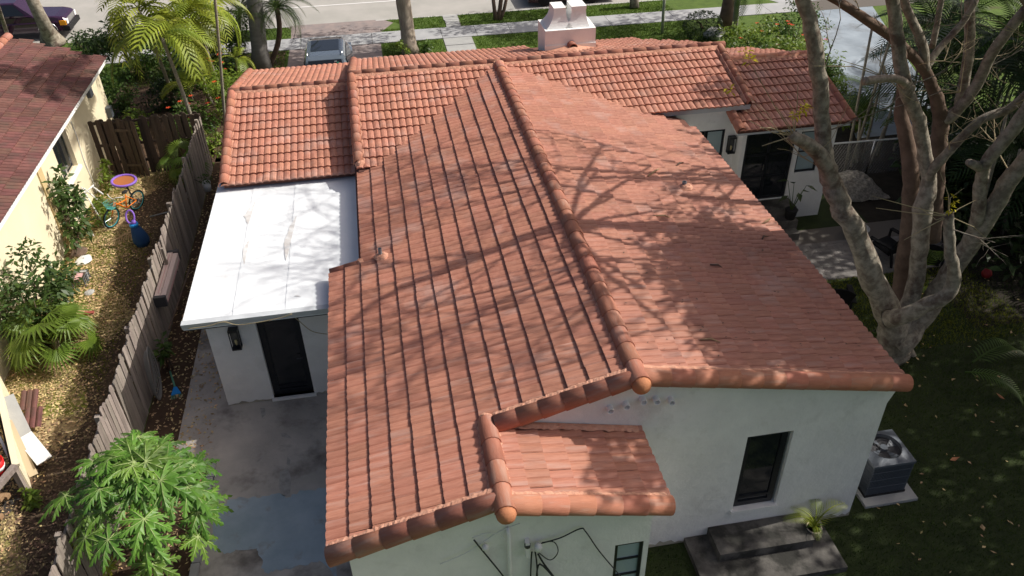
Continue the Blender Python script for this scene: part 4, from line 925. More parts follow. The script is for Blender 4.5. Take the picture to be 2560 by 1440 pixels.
pd = MB(); pd.tube([bb+sd*.06, bb+sd*.06+ax*.12+Vector((0,0,-.1))], .01, 5); pd.tube([bb-sd*.06, bb-sd*.06-ax*.12+Vector((0,0,.1))], .01, 5); link('crank', pd.mesh('crank', M['dark_grey']), bk)
# round toy disc propped on a stand
ds = thing('toy_hoop', 'round orange mesh toy target with a purple rim above the bicycle', 'toy', (-8.85,23.4,0))
dc = Vector((-8.9,23.35,.80)); nrm = Vector((.08,-.05,1)).normalized(); du = Vector((1,.1,0)); du = (du-nrm*du.dot(nrm)).normalized(); dv = nrm.cross(du)
ring = [dc+du*(.335*math.cos(a))+dv*(.335*math.sin(a)) for a in np.linspace(0,2*math.pi,29)[:-1]]
link('rim', MB().tube(ring, .04, 7, closed=True).mesh('rim', M['purple'], True), ds)
dm = MB(); dm.v = [tuple(dc-nrm*.02)]+[tuple(dc+(p-dc)*.93) for p in ring]; dm.f = [(0,1+i,1+(i+1) % 28) for i in range(28)]; link('net', dm.mesh('net', M['toy_orange']), ds)
link('stand', MB().tube([dc-nrm*.03,(-8.86,23.4,.4),(-8.82,23.45,0)], .025, 7).mesh('stand', M['dark_grey']), ds); link('foot', MB().box(-9.0,-8.64,23.27,23.63,0,.03).mesh('foot', M['dark_grey']), ds)
# navy bag with purple hoop
bg = thing('garden_bag', 'navy blue sack with a purple hoop mouth standing on the dry leaves', 'bag', (-8.1,20.9,0))
gb = MB().lathe([(.001,.0),(.22,.02),(.26,.15),(.24,.32),(.17,.5),(.11,.6),(.10,.66)], (0,0,0), 14); gb.v = [(-8.1+x*.8-.18*z+random.uniform(-.012,.012), 20.88+y+.10*z+random.uniform(-.012,.012), z) for x,y,z in gb.v]; link('sack', gb.mesh('sack', M['navy'], True), bg)
tb = MB().lathe([(.115,.0),(.125,.05),(.115,.1)], (0,0,0), 12); tb.v = [(-8.21+x, 20.94+y, .58+z) for x,y,z in tb.v]; link('tie_band', tb.mesh('tie_band', M['bright_blue'], True), bg)
hoop = [Vector((-8.25,20.98,.86))+Vector((math.cos(a)*.11,math.sin(a)*.10,math.sin(a)*.15)) for a in np.linspace(0,2*math.pi,21)[:-1]]; link('hoop', MB().tube(hoop, .026, 6, closed=True).mesh('hoop', M['purple'], True), bg)
link('hoop_neck', MB().tube([(-8.19,20.93,.64),(-8.17,20.90,.78)], [.08,.05], 8).mesh('hoop_neck', M['purple'], True), bg)
# dry frond on the ground
o = tag(link('dry_frond', frond_mb(1.5,22,.45,.1,.03,0,.02).mesh('dry_frond', M['deadfrond']), None, Matrix.Translation((-8.35,21.6,.12)) @ Matrix.Rotation(R(215),4,'Z') @ Matrix.Rotation(R(4),4,'Y')), 'dry tan palm frond lying on the ground near the navy sack', 'palm frond')
# odd lumps
def lump(name, label, cat, c, r, m, sq=(1,1,.6)):
    mb = MB().lathe([(.001,0),(.8,.05),(1,.4),(.75,.8),(.3,1.0),(.001,1.02)], (0,0,0), 9); mb.v = [(c[0]+x*r*sq[0]+random.uniform(-.15,.15)*r, c[1]+y*r*sq[1]+random.uniform(-.15,.15)*r, c[2]+z*r*sq[2]) for x,y,z in mb.v]
    return tag(mb.build(name, m), label, cat)
lump('white_sack', 'crumpled white plastic sheet on the moss by the wall', 'plastic sheet', (-9.55,20.3,0), .22, M['white_plastic'], (1,1.2,.5))
lump('white_stone', 'pale grey stone at the tip of the big fan palm leaves', 'stone', (-9.05,18.7,0), .13, M['concrete_pale'])
lump('dark_log', 'dark rotten log lump beside the white plastic sheet', 'log', (-9.75,20.75,0), .2, M['bark_red'], (1,1.3,.6))
br = tag(MB().box(-8.95,-8.72,17.7,17.8,.0,.065).build('red_brick', M['brick_red']), 'single red brick lying beside the fan palm', 'brick')
cr = thing('wire_crate', 'grey plastic crate with a pink lid half under the fan palm', 'crate', (-9.35,19.2,0))
mb = MB()
for z in (.02,.1,.18,.26): mb.tube([(-9.52,19.0,z),(-9.2,19.0,z),(-9.2,19.45,z),(-9.52,19.45,z)], .012, 4, closed=True)
for x, y in ((-9.52,19.0),(-9.2,19.0),(-9.2,19.45),(-9.52,19.45),(-9.36,19.0),(-9.36,19.45),(-9.2,19.22),(-9.52,19.22)): mb.tube([(x,y,0),(x,y,.27)], .012, 4)
link('basket', mb.mesh('basket', M['ac_grey']), cr); link('lid', MB().box(-9.45,-9.3,19.05,19.4,.2,.24).mesh('lid', M['carton_pink']), cr); link('panel', MB().box(-9.5,-9.22,19.35,19.43,.0,.26).mesh('panel', M['concrete_pale']), cr)
# white poles / garden junk near bicycle
jk = thing('folding_frame', 'white metal folding frame leaning on the cream wall behind the bicycle', 'frame', (-9.7,22.4,0))
for i, (a, b) in enumerate((((-9.95,22.9,.95),(-9.35,22.0,.02)),((-10.0,22.6,.75),(-9.6,22.9,.98)),((-9.95,22.2,.7),(-9.6,21.6,.02)),((-9.9,22.9,.9),(-9.5,23.1,.02)),((-9.7,23.0,.9),(-9.4,22.8,.7)))): link('tube', MB().tube([a,b], .022, 6).mesh('tube', M['white_plastic'], True), jk)
tag(MB().tube([(-9.95,20.4,.02),(-9.7,21.0,.5),(-9.5,21.5,.9)], [.05,.045,.03], 7).build('leaning_branch', M['bark_red'], None, True), 'bare brown branch leaning through the wall shrub', 'branch')
tag(MB().tube([(-8.2,22.4,.03),(-7.0,22.75,.05)], .022, 6).build('grey_pole', M['pipe_grey'], None, True), 'thin grey pipe lying across the shaded leaves', 'pipe')
# cartons hung on the fence
cx = thing('long_carton', 'pair of long pale cartons with black ends strapped along the fence', 'carton', (-6.6,17.3,.9))
link('carton_body', MB().box(-6.70,-6.58,16.3,18.15,1.14,1.30).mesh('carton_body', M['carton']), cx); link('carton_body', MB().box(-6.575,-6.46,16.3,18.15,1.06,1.27).mesh('carton_body', M['carton']), cx)
link('stripe', MB().box(-6.64,-6.62,16.4,18.05,1.30,1.303).mesh('stripe', M['carton_pink']), cx); link('stripe', MB().box(-6.459,-6.456,16.35,18.1,1.06,1.13).mesh('stripe', M['carton_pink']), cx)
for y0_ in (16.2,18.15): link('end_cap', MB().box(-6.71,-6.45,y0_,y0_+.1,1.05,1.31).mesh('end_cap', M['dark_grey']), cx)
for y0_ in (16.7,17.7): link('bracket', MB().box(-6.71,-6.46,y0_,y0_+.05,.98,1.05).mesh('bracket', M['fence']), cx)
tag(MB().tube([(-6.28,18.1,.82),(-6.42,15.7,.75)], .022, 6).build('fence_rod', M['bark_red'], None, True), 'thin brown rod resting against the fence below the cartons', 'rod')
tag(MB().box(-6.66,-6.60,17.6,17.68,1.2,1.75).build('fence_stick', M['fence']), 'short upright stick nailed to the fence above the cartons', 'stick')
hs = thing('garden_hose', 'coil of grey garden hose hanging on the inner side of the fence', 'hose', (-6.62,14.4,.5))
for k_ in range(5):
    pts_ = [(-6.62+.02*k_+.015*math.sin(a*2+k_), 14.35+(.20+.02*k_)*math.sin(a)+.12*math.cos(a), .62+(.52+.025*k_)*math.cos(a)) for a in np.linspace(0,2*math.pi,25)[:-1]]
    link('loop', MB().tube(pts_, .013, 5, closed=True).mesh('loop', M['hose'], True), hs)
rk = thing('toy_rake', 'child size rake with green handle and blue head on the soil bed', 'rake', (-6.3,14.6,0))
link('handle', MB().tube([(-6.45,15.0,.1),(-6.28,14.5,.05)], .022, 7).mesh('handle', M['green_toy'], True), rk)
hd = MB(); hd.prism([(-6.31,14.52,.03),(-6.24,14.5,.03),(-6.12,14.28,.03),(-6.32,14.24,.03)], (0,0,.025)); link('head', hd.mesh('head', M['bright_blue']), rk)
for i in range(7): link('tine', MB().bar((-6.31+i*.03,14.26+i*.006,.04),(-6.32+i*.036,14.14+i*.008,.0),.012,.012).mesh('tine', M['green_toy']), rk)
# pots by the fence on the house side
pp = thing('plant_pot', 'white bucket with a weed hanging by the fence near the far corner', 'bucket', (-6.3,23.0,0))
link('bucket', MB().lathe([(.10,0),(.13,.28),(.12,.28),(.11,.22)], (-6.42,22.6,.6), 12).mesh('bucket', M['white_plastic'], True), pp); fast('weed', leaves(60,(-6.42,22.6,.98),(.15,.15,.14),.1), 4, M['leaf_mid'], pp)
link('hanger', MB().tube([(-6.52,22.6,.85),(-6.72,22.6,1.0)], .01, 4).mesh('hanger', M['dark_grey']), pp)
shrub('cactus_plant', 'thin green plant growing up the shaded side of the fence', (-6.5,15.2,0), (-6.5,15.2,.6), (.1,.25,.35), 90, .16, M['leaf_mid'], cat='plant', clumps=5, stems=3)
# lean-to with boards at the left edge
lt = thing('lean_to', 'open cream lean-to bin with weathered timber frame at the yard edge', 'shed', (-9.2,12.0,0))
P_ = lambda x,y,z: tuple(atz(x,y,z))
link('side_panel', MB().hexa([(-9.9,14.9,0),(-8.62,11.95,0),(-8.56,11.98,0),(-9.84,14.93,0),(-9.9,14.9,.85),(-8.62,11.95,.75),(-8.56,11.98,.75),(-9.84,14.93,.85)]).mesh('side_panel', M['cream']), lt)
link('top_rail', MB().bar((-9.86,14.9,.87),(-8.58,11.95,.77),.12,.06).mesh('top_rail', M['cream']), lt); link('front_rail', MB().bar((-8.6,11.95,.77),(-9.3,9.9,.77),.11,.10).mesh('front_rail', M['fence']), lt)
link('post', MB().bar((-8.62,11.9,0),(-8.62,11.9,.72),.1,.1).mesh('post', M['fence']), lt); link('post', MB().bar((-9.25,10.0,0),(-9.25,10.0,.72),.1,.1).mesh('post', M['fence']), lt)
link('liner', MB().poly((-9.95,14.8,.02),(-8.7,11.9,.02),(-9.3,9.9,.02),(-10.6,11.5,.02)).mesh('liner', M['darkwood']), lt); link('liner', MB().poly((-9.95,14.8,.0),(-8.7,11.95,.0),(-8.7,11.95,.7),(-9.95,14.8,.8)).mesh('liner', M['darkwood']), lt)
for i, (z, y_) in enumerate(((.25,11.75),(.42,11.55),(.2,11.3),(.32,11.05))):
    tag(MB().bar((-9.9,y_+.3,z),(-8.85,y_,z-.05),.1,.08).build('timber_offcut', M['wood_tan']), ('topmost' if i == 1 else 'end' if i == 0 else 'lowest' if i == 2 else 'last')+' brown timber offcut stacked inside the lean-to bin', 'timber', 'timber offcuts in the bin')
bu = thing('red_bucket', 'bright red bucket with white band inside the lean-to bin', 'bucket', (-9.2,12.1,.4))
link('pail', MB().lathe([(.13,0),(.17,.34),(.155,.34),(.12,.05)], (-9.02,12.1,.48), 14).mesh('pail', M['red'], True), bu); link('band', MB().lathe([(.153,0),(.161,.08)], (-9.02,12.1,.62), 14).mesh('band', M['white_plastic'], True), bu)
for i, (a, b, w_, m_, lab) in enumerate((((-9.35,13.9,.85),(-8.72,12.75,.08),.34,'concrete_pale','wide grey speckled board leaning on the lean-to panel'),((-9.1,13.2,.8),(-8.62,12.35,.06),.16,'board_tan','narrow tan board leaning below the grey board'),((-8.85,13.05,.5),(-8.42,12.55,.22),.30,'white_plastic','short bright white board lying over the leaning planks'),((-9.2,12.9,.7),(-8.75,12.1,.04),.05,'white_plastic','thin white strip leaning under the tan board'))):
    tag(MB().bar(a,b,w_,.03).build('leaning_board', M[m_]), lab, 'board', 'boards leaning on the bin')
for i, (x, y_) in enumerate(((-9.35,14.45),(-9.1,13.85))):
    mb = MB()
    for j in range(3):
        seg = []
        for k_ in range(7): a = math.pi*k_/6; seg.append((x-.02+j*.12-.06*math.cos(a)*1.0, .05*math.sin(a)))
        for k_ in range(6): mb.poly((seg[k_][0],y_-.2,.12+seg[k_][1]),(seg[k_+1][0],y_-.2,.12+seg[k_+1][1]),(seg[k_+1][0],y_+.2,.32+seg[k_+1][1]),(seg[k_][0],y_+.2,.32+seg[k_][1]))
    tag(mb.build('spare_tile', M['neigh_tile']), ('spare red roof tile propped farther along the lean-to panel' if i == 0 else 'spare red roof tile lying nearest the white board'), 'roof tile', 'spare roof tiles')

# ================================================================== STREET SIDE
# ---- purple pickup truck parked on the far left
tk = thing('pickup_truck', 'dark purple pickup truck parked by the kerb behind the cream house', 'truck', (-17.2,41.3,-.1))
TX, TY, TZ, TWd = -14.85, 40.35, -.1, 1.72      # front end x, near side y
def sect(xs, m, nm, par):   # loft of mirrored (half-width, z) rings along x
    mb = MB(); k = len(xs[0][1])
    for x, ring in xs:
        for hw, z in ring: mb.v.append((TX+x, TY+TWd/2+hw, TZ+z))
    for i in range(len(xs)-1):
        for j in range(k): mb.f.append((i*k+j,i*k+(j+1) % k,(i+1)*k+(j+1) % k,(i+1)*k+j))
    mb.f.append(tuple(range(k-1,-1,-1))); mb.f.append(tuple((len(xs)-1)*k+j for j in range(k)))
    return link(nm, mb.mesh(nm, m, False), par)
def ring(w0, w1, zl, zm_, zh, ch=.06): return [(-w0,zl),(w0,zl),(w0+.03,zm_),(w0,zm_+.05),(w1,zh-ch*.4),(w1-ch*2,zh),(-w1+ch*2,zh),(-w1,zh-ch*.4),(-w0,zm_+.05),(-w0-.03,zm_)]
body = sect([(-5.0,ring(.8,.78,.42,.75,1.02)),(-4.9,ring(.84,.82,.36,.75,1.05)),(-1.55,ring(.85,.83,.34,.75,1.05)),(-.45,ring(.85,.82,.34,.75,.99)),(-.12,ring(.83,.76,.36,.72,.93)),(0,ring(.80,.70,.42,.70,.86))], M['purple_car'], 'body', tk)
cab = sect([(-3.35,ring(.82,.74,1.03,1.12,1.55)),(-3.1,ring(.80,.66,1.03,1.12,1.66)),(-2.0,ring(.80,.66,1.03,1.12,1.64)),(-1.35,ring(.80,.70,1.02,1.03,1.06,.02))], M['purple_car'], 'cab', tk)
gl = MB(); gl.poly(*[(TX+x,TY+TWd/2-y,TZ+z) for x, y, z in ((-3.0,.835,1.14),(-1.62,.835,1.12),(-2.05,.70,1.58),(-3.0,.70,1.60))]); link('side_window', gl.mesh('side_window', M['glass']), tk)
gl = MB(); gl.poly(*[(TX+x,TY+TWd/2+y,TZ+z) for x, y, z in ((-1.42,-.72,1.10),(-1.42,.72,1.10),(-1.97,.60,1.60),(-1.97,-.60,1.60))]); link('windscreen', gl.mesh('windscreen', mat('blue_windscreen',(.08,.14,.2),rough=.08,spec=.9)), tk)
link('bed', MB().box(TX-4.85,TX-3.5,TY+.14,TY+TWd-.14,TZ+1.02,TZ+1.058).mesh('bed', M['dark_grey']), tk)
link('grille', MB().box(TX-.06,TX+.012,TY+.36,TY+TWd-.36,TZ+.56,TZ+.84).mesh('grille', M['chrome']), tk)
for s in (0,1):
    y_ = TY+.05 if s == 0 else TY+TWd-.35; link('headlight', MB().box(TX-.10,TX+.016,y_+.07,y_+.30,TZ+.60,TZ+.82).mesh('headlight', M['headlamp']), tk)
    y_ = TY-.01 if s == 0 else TY+TWd-.10; link('turn_signal', MB().box(TX-.28,TX-.0,y_,y_+.11,TZ+.60,TZ+.80).mesh('turn_signal', M['amber']), tk)
link('bumper', MB().box(TX-.2,TX+.10,TY+.0,TY+TWd-.0,TZ+.34,TZ+.54).mesh('bumper', M['blackmatte']), tk)
def carwheel(par, x, y, z, r, wdt, s):
    o = link('wheel', MB().lathe([(r*.6,0),(r*.95,0),(r,.04),(r,wdt-.04),(r*.95,wdt),(r*.6,wdt)], (0,0,0), 20, 'Y').mesh('wheel', M['rubber'], True), par, Matrix.Translation((x,y,z)))
    link('rim', MB().lathe([(.001,.03),(r*.3,.02),(r*.55,.05),(r*.62,.02),(r*.62,wdt-.02),(r*.55,wdt-.05),(.001,wdt-.03)], (0,0,0), 16, 'Y').mesh('rim', M['chrome'], True), o, Matrix.Translation((x,y,z)))
for x in (-.85,-3.95):
    for y_ in (TY-.02, TY+TWd-.20): carwheel(tk, TX+x, y_, TZ+.36, .36, .22, 1)
link('wheel_arch', MB().tube([(TX-.85+.42*math.cos(a),TY-.025,TZ+.36+.42*math.sin(a)) for a in np.linspace(.1,3.0,11)], .02, 5).mesh('wheel_arch', M['chrome'], True), tk)
# ---- van on the driveway, seen from behind
vn = thing('minivan', 'dark blue grey minivan parked on the driveway, rear towards the house', 'van', (-2.85,31.6,0))
VX, VY0 = -2.93, 29.55
def vring(w0, w1, z0, zm_, z1): return [(-w0,z0),(w0,z0),(w0+.05,zm_-.15),(w0+.03,zm_),(w1+.06,z1-.12),(w1,z1-.03),(w1-.15,z1),(-w1+.15,z1),(-w1,z1-.03),(-w1-.06,z1-.12),(-w0-.03,zm_),(-w0-.05,zm_-.15)]
mb = MB(); ys = [(0,.80,.66,.35,.9,1.0),(.05,.88,.70,.3,.95,1.25),(.38,.90,.68,.28,.95,1.66),(.7,.92,.68,.28,.95,1.72),(2.4,.92,.68,.28,.95,1.72),(2.9,.92,.66,.28,.95,1.62),(3.75,.9,.76,.28,.92,1.08),(4.5,.86,.70,.3,.85,.95),(4.75,.75,.55,.35,.75,.8)]
for (y_,w0,w1,z0,zm_,z1) in ys:
    for hw, z in vring(w0,w1,z0,zm_,z1): mb.v.append((VX+hw,VY0+y_,z))
k = 12
for i in range(len(ys)-1):
    for j in range(k): mb.f.append((i*k+j,(i+1)*k+j,(i+1)*k+(j+1) % k,i*k+(j+1) % k))
mb.f.append(tuple(range(k))); mb.f.append(tuple((len(ys)-1)*k+j for j in range(k-1,-1,-1))); link('body', mb.mesh('body', M['van_paint'], False), vn)
link('sunroof', MB().box(VX-.52,VX+.52,VY0+1.15,VY0+2.35,1.722,1.732).mesh('sunroof', M['glass']), vn)
link('rear_window', MB().poly((VX-.66,VY0+.035,1.18),(VX+.66,VY0+.035,1.18),(VX+.60,VY0+.335,1.655),(VX-.60,VY0+.335,1.655)).mesh('rear_window', M['glass']), vn)
link('windscreen', MB().poly((VX-.62,VY0+2.93,1.62),(VX+.62,VY0+2.93,1.62),(VX+.72,VY0+3.7,1.14),(VX-.72,VY0+3.7,1.14)).mesh('windscreen', M['glass']), vn)
for s in (-1,1):
    link('roof_rail', MB().tube([(VX+s*.63,VY0+.6,1.76),(VX+s*.63,VY0+1.0,1.79),(VX+s*.63,VY0+2.3,1.79),(VX+s*.61,VY0+2.75,1.70)], .02, 6).mesh('roof_rail', M['chrome'], True), vn)
    link('side_window', MB().poly(*[(VX+s*x,VY0+y_,z) for x, y_, z in ((.965,.6,1.0),(.955,2.9,1.0),(.77,2.55,1.56),(.775,.6,1.58))]).mesh('side_window', M['glass']), vn)
    for y_ in (.85,3.75):
        o = link('wheel', MB().lathe([(.2,0),(.33,0),(.34,.03),(.34,.19),(.33,.22),(.2,.22)], (VX+(s*.93 if s < 0 else .93-.22),VY0+y_,.34), 18, 'X').mesh('wheel', M['rubber'], True), vn)
link('window_sticker', MB().box(VX+.42,VX+.50,VY0+.255,VY0+.27,1.53,1.57).mesh('window_sticker', M['sticker_green']), vn)
link('window_sticker', MB().box(VX+.34,VX+.43,VY0+.29,VY0+.305,1.585,1.605).mesh('window_sticker', M['white_plastic']), vn)
# ---- dark car across the verge, only its lower side shows
cr2 = thing('parked_car', 'dark maroon car parked at the kerb behind the chimney', 'car', (9,40.8,-.1))
mb = MB(); ys = [(6.6,.2,.55),(6.75,.22,.78),(7.6,.2,.9),(8.4,.2,1.38),(9.7,.2,1.4),(10.5,.2,.95),(11.1,.25,.85),(11.2,.3,.55)]
for (x,z0,z1) in ys: 
    for y_, z in ((40.0,z0),(40.0,min(.85,z1)),(40.15,z1),(41.55,z1),(41.7,min(.85,z1)),(41.7,z0)): mb.v.append((x,y_,z-.1))
for i in range(len(ys)-1):
    for j in range(6): mb.f.append((i*6+j,i*6+(j+1) % 6,(i+1)*6+(j+1) % 6,(i+1)*6+j))
mb.f.append(tuple(range(5,-1,-1))); mb.f.append(tuple(42+j for j in range(6))); link('body', mb.mesh('body', M['car_dark']), cr2)
link('side_window', MB().poly((7.9,39.99,.78),(10.2,39.99,.78),(9.6,40.1,1.2),(8.5,40.1,1.2)).mesh('side_window', M['glass']), cr2)
for x in (7.4,9.85,): 
    for y_ in (39.95,41.55): carwheel(cr2, x, y_, .22, .32, .2, 1)

# ---- palms in the upper left
clump = [((515,405),0,(404,92),25.75,.075,.05,9),((562,262),0,(478,30),29.4,.075,.05,8),((528,262),0,(448,58),29.2,.08,.055,8),((566,360),0,(505,-330),26.1,.05,.04,11),((528,205),0,(500,20),31.8,.06,.045,7),((440,262),0,(345,20),29.0,.07,.05,8)]
labs = ['lime leaved palm whose ringed trunk stands just inside the fence corner','lime palm leaning left behind the red flowered bush','thicker pale lime palm trunk between the flowered bush and cream house','very thin straight pale palm beside the garage verge','slender far lime palm just before the sidewalk','lime palm over the dark red roof corner of the cream house']
for (b, bz, tp, y_, r0, r1, nf), lb in zip(clump, labs):
    P0 = atz(*b, 0); T_ = aty(tp[0], tp[1], y_)
    palm('lime_palm', lb, P0, T_, r0, r1, M['palmtrunk'], FL, nf+2, 'lime palms by the garage', (-.5,.75), scale=.95, bow=.04)
royal_b = atz(655,180,0); palm('royal_palm', 'tall smooth grey royal palm trunk standing beside the driveway', royal_b, aty(600,-330,34.2), .33, .26, M['royal'], FM, 9, None, (-.3,.8), scale=1.7)
palm('date_palm', 'small feathery date palm with dark curved trunk left of the driveway', atz(672,168,0), aty(692,20,34.0), .11, .10, M['bark_red'], FP, 26, None, (-.75,1.0), scale=1.0, bow=.25)
palm('date_palm', 'feathery green palm between lime palms and the grey royal palm', atz(590,190,0), aty(600,30,34.5), .07, .06, M['bark_red'], FP, 18, None, (-.8,.9), scale=1.25)
palm('yard_palm', 'low lime palm growing through the flowered bush', atz(590,205,0), aty(592,148,31.5), .05, .04, M['palmtrunk'], FL, 6, None, (-.2,.9), scale=.5)
palm('yard_palm', 'bushy young lime palm at the foot of the palm clump', atz(480,250,0), aty(470,215,29.5), .05, .04, M['palmtrunk'], FL, 8, None, (.0,1.1), scale=.62)
def bigtrunk(name, label, path, rads, m, crown=None, cat='tree', group=None, subs=()):
    t = thing(name, label, cat, path[0], group)
    link('trunk', MB().tube(path, rads, 12).mesh('trunk', m, True), t)
    for pth, rr in subs: link('limb', MB().tube(pth, rr, 8).mesh('limb', m, True), t)
    if crown: fast('crown', leaves(crown[2], crown[0], crown[1], crown[3], .45, .2, .3, crown[5]), 4, crown[4], t)
    return t
b0 = atz(135,112,0); bigtrunk('leaning_tree', 'leaning grey tree trunk with swollen base in front of the purple truck', [b0,b0+Vector((-.05,0,.35)),aty(118,75,38.6),aty(95,30,38.4),aty(62,-40,38.2)], [.62,.42,.30,.26,.24], M['bark'], (tuple(aty(20,-260,38)),(2.6,2.4,1.4),700,.35,M['leaf_mid'],14))
bigtrunk('street_tree', 'thin grey sapling trunk beside the cream house ridge', [atz(22,98,0),aty(0,30,38.2),aty(-20,-40,38.2)], [.1,.08,.07], M['bark'])
b0 = atz(1028,136,0); bigtrunk('street_tree', 'stout pale barked tree trunk in the front lawn beside the driveway', [b0,b0+Vector((-.05,0,.4)),aty(1018,70,34.9),aty(1008,5,34.9),aty(1004,-90,34.9)], [.42,.33,.30,.31,.28], M['bark_pale'], (tuple(aty(1010,-330,35.5)),(3.6,3.2,1.6),1500,.3,M['leaf_mid'],22), subs=[([aty(1004,-90,34.9),aty(950,-200,35),aty(900,-320,35)],[.2,.15,.08]),([aty(1004,-90,34.9),aty(1060,-200,35.4),aty(1110,-330,35.6)],[.2,.14,.08])])
b0 = atz(1245,50,0); bigtrunk('street_tree', 'small tree splitting into several thin trunks on the verge', [b0+Vector((-.08,0,0)),aty(1236,25,38.2),aty(1230,-30,38.2)], [.12,.09,.08], M['bark_red'], ((5.6,36.8,7.6),(3.4,2.8,1.3),1500,.26,M['leaf_mid'],14), subs=[([b0,aty(1250,20,38.2),aty(1256,-30,38.2)],[.12,.1,.09]),([b0+Vector((.1,0,0)),aty(1260,25,38.2),aty(1272,-30,38.2)],[.1,.08,.07])])
b0 = atz(1586,20,0); bigtrunk('street_tree', 'grey tree trunk on the verge right of the maroon car', [b0,aty(1585,-10,38.6),aty(1584,-60,38.6)], [.24,.2,.19], M['bark'], ((13.5,38.0,7.6),(3.6,2.6,1.3),1800,.3,M['leaf_dark'],18))
tag(MB().tube([atz(1655,84,0),aty(1658,40,34.5),aty(1664,-40,34.5)], [.075,.07,.065], 8).build('garden_pole', mat('pale_green_pole',(.33,.36,.26),rough=.7), None, True), 'thin pale green pole standing in the front lawn', 'pole')
b0 = atz(1812,72,0); bigtrunk('street_tree', 'dark thick tree trunk above the bougainvillea hedge', [b0,aty(1820,30,34.5),aty(1832,-40,34.5)], [.42,.33,.30], M['bark_red'], ((19.5,36.0,7.8),(4.0,3.4,1.4),1900,.3,M['leaf_dark'],20))
palm('royal_palm', 'slender grey palm trunk rising out of the bougainvillea hedge', atz(1835,86,0), aty(1850,-60,32.5), .13, .11, M['royal'], FM, 7, None, (-.4,.7), scale=1.2)
lump('boulder', 'pale rough boulder at the foot of the dark thick trunk', 'boulder', tuple(atz(1785,95,0)), .5, M['concrete_pale'], (1,.8,.9))
tag(MB().tube([atz(195,92,0),aty(196,80,38.4)], .04, 6).build('hydrant_post', M['blackmatte']), 'small black post on the verge below the lime palms', 'post')
# ---- hedges and bushes of the front gardens
shrub('front_bush', 'olive green bush at the corner of the cream house', (-10.6,30.6,0), (-10.5,30.6,.75), (.75,.9,.75), 900, .16, M['leaf_mid'], clumps=20)
shrub('front_bush', 'yellow green bush beside the gate fence and olive bush', (-9.6,28.6,0), (-9.6,28.4,.55), (.6,.9,.6), 700, .15, M['leaf_lime'], clumps=16)
shrub('front_bush', 'bright leafy bush with red flowers beside the garage roof', (-6.4,28.8,0), (-6.5,29.0,1.25), (.85,1.5,1.2), 1900, .15, M['leaf_lime'], clumps=34, flowers=(M['flower_red'],12,.07))
shrub('front_bush', 'mid green bush with orange red flowers under the palm clump', (-7.7,27.6,0), (-7.6,27.8,.75), (.8,1.2,.8), 1300, .15, M['leaf_mid'], clumps=26, flowers=(M['flower_red'],7,.07))
shrub('front_bush', 'low lime bush just beyond the fence corner', (-6.9,26.4,0), (-6.9,26.5,.5), (.8,.6,.5), 700, .14, M['leaf_lime'], clumps=14)
shrub('mango_tree', 'dark droopy leaved small tree on the verge behind the lime palms', tuple(atz(322,152,0)), tuple(aty(290,92,34.5)), (1.9,1.2,.9), 800, .30, M['leaf_dark'], cat='tree', clumps=16, asp=.28, trunk=.06)
shrub('mango_tree', 'dark shrubby tree crown right of the lime palms near the street', tuple(atz(545,120,0)), tuple(aty(545,70,36)), (1.5,1.0,.8), 700, .24, M['leaf_dark'], cat='tree', clumps=14, asp=.3, trunk=.05)
shrub('mango_tree', 'dark foliage between thin palm and grey royal palm', tuple(atz(590,130,0)), tuple(aty(595,90,35.5)), (.7,.8,1.0), 500, .2, M['leaf_dark'], cat='tree', clumps=12, asp=.3, trunk=.05)
shrub('fern_bush', 'spreading fern plant behind the dark red roof', tuple(atz(205,125,0)), tuple(atz(205,118,.3)), (.9,.5,.3), 350, .3, M['leaf_mid'], clumps=8, asp=.2)
shrub('round_hedge', 'dark clipped round bush on the front lawn', tuple(atz(1758,70,0)), tuple(atz(1757,64,.55)), (.85,.7,.6), 1300, .11, M['leaf_dark'], clumps=0, shell=.85)
bx = [((1850,110),(1.1,.9,.85),'leaf_lime','bright lime bougainvillea hedge end by the boulder',None),((1930,120),(1.4,1.2,1.1),'leaf_lime','bougainvillea hedge mass with orange tinted flowers behind the wing roof',(M['flower_red'],10,.07)),((2010,150),(1.2,1.2,1.05),'leaf_lime','bougainvillea hedge with pink flowers next to the blue driveway',(M['flower_pink'],5,.08)),((1890,150),(1.3,1.0,.9),'leaf_mid','dark lower hedge mass right behind the wing roof ridge',None),((1990,60),(1.3,1.2,1.2),'leaf_mid','dark leafy bush above the bougainvillea near the street',None),((2100,240),(.7,.9,.8),'leaf_lime','yellow green shrub beside the wing roof verge',None),((2060,190),(.8,.9,.8),'leaf_mid','thin leaved dark bush between hedge and blue driveway',None),((2150,285),(.6,.8,.7),'leaf_lime','glossy lime shrub below the blue driveway',None)]
for (p, rd, m_, lb, fl) in bx:
    c_ = atz(p[0],p[1],rd[2]); shrub('bougainvillea', lb, (c_.x,c_.y,0), tuple(c_), rd, 1500, .15, M[m_], clumps=28, group='hedge along the blue driveway', flowers=fl)
shrub('lawn_plant', 'sparse weed climbing at the foot of the pale lawn tree', tuple(atz(1008,128,0)), tuple(aty(1005,118,34)), (.25,.3,.4), 90, .16, M['leaf_lime'], cat='plant', clumps=6)
shrub('lawn_plant', 'broad leaved plant right of the pale lawn tree', tuple(atz(1062,130,0)), tuple(aty(1062,118,34)), (.45,.3,.35), 120, .2, M['leaf_mid'], cat='plant', clumps=6)

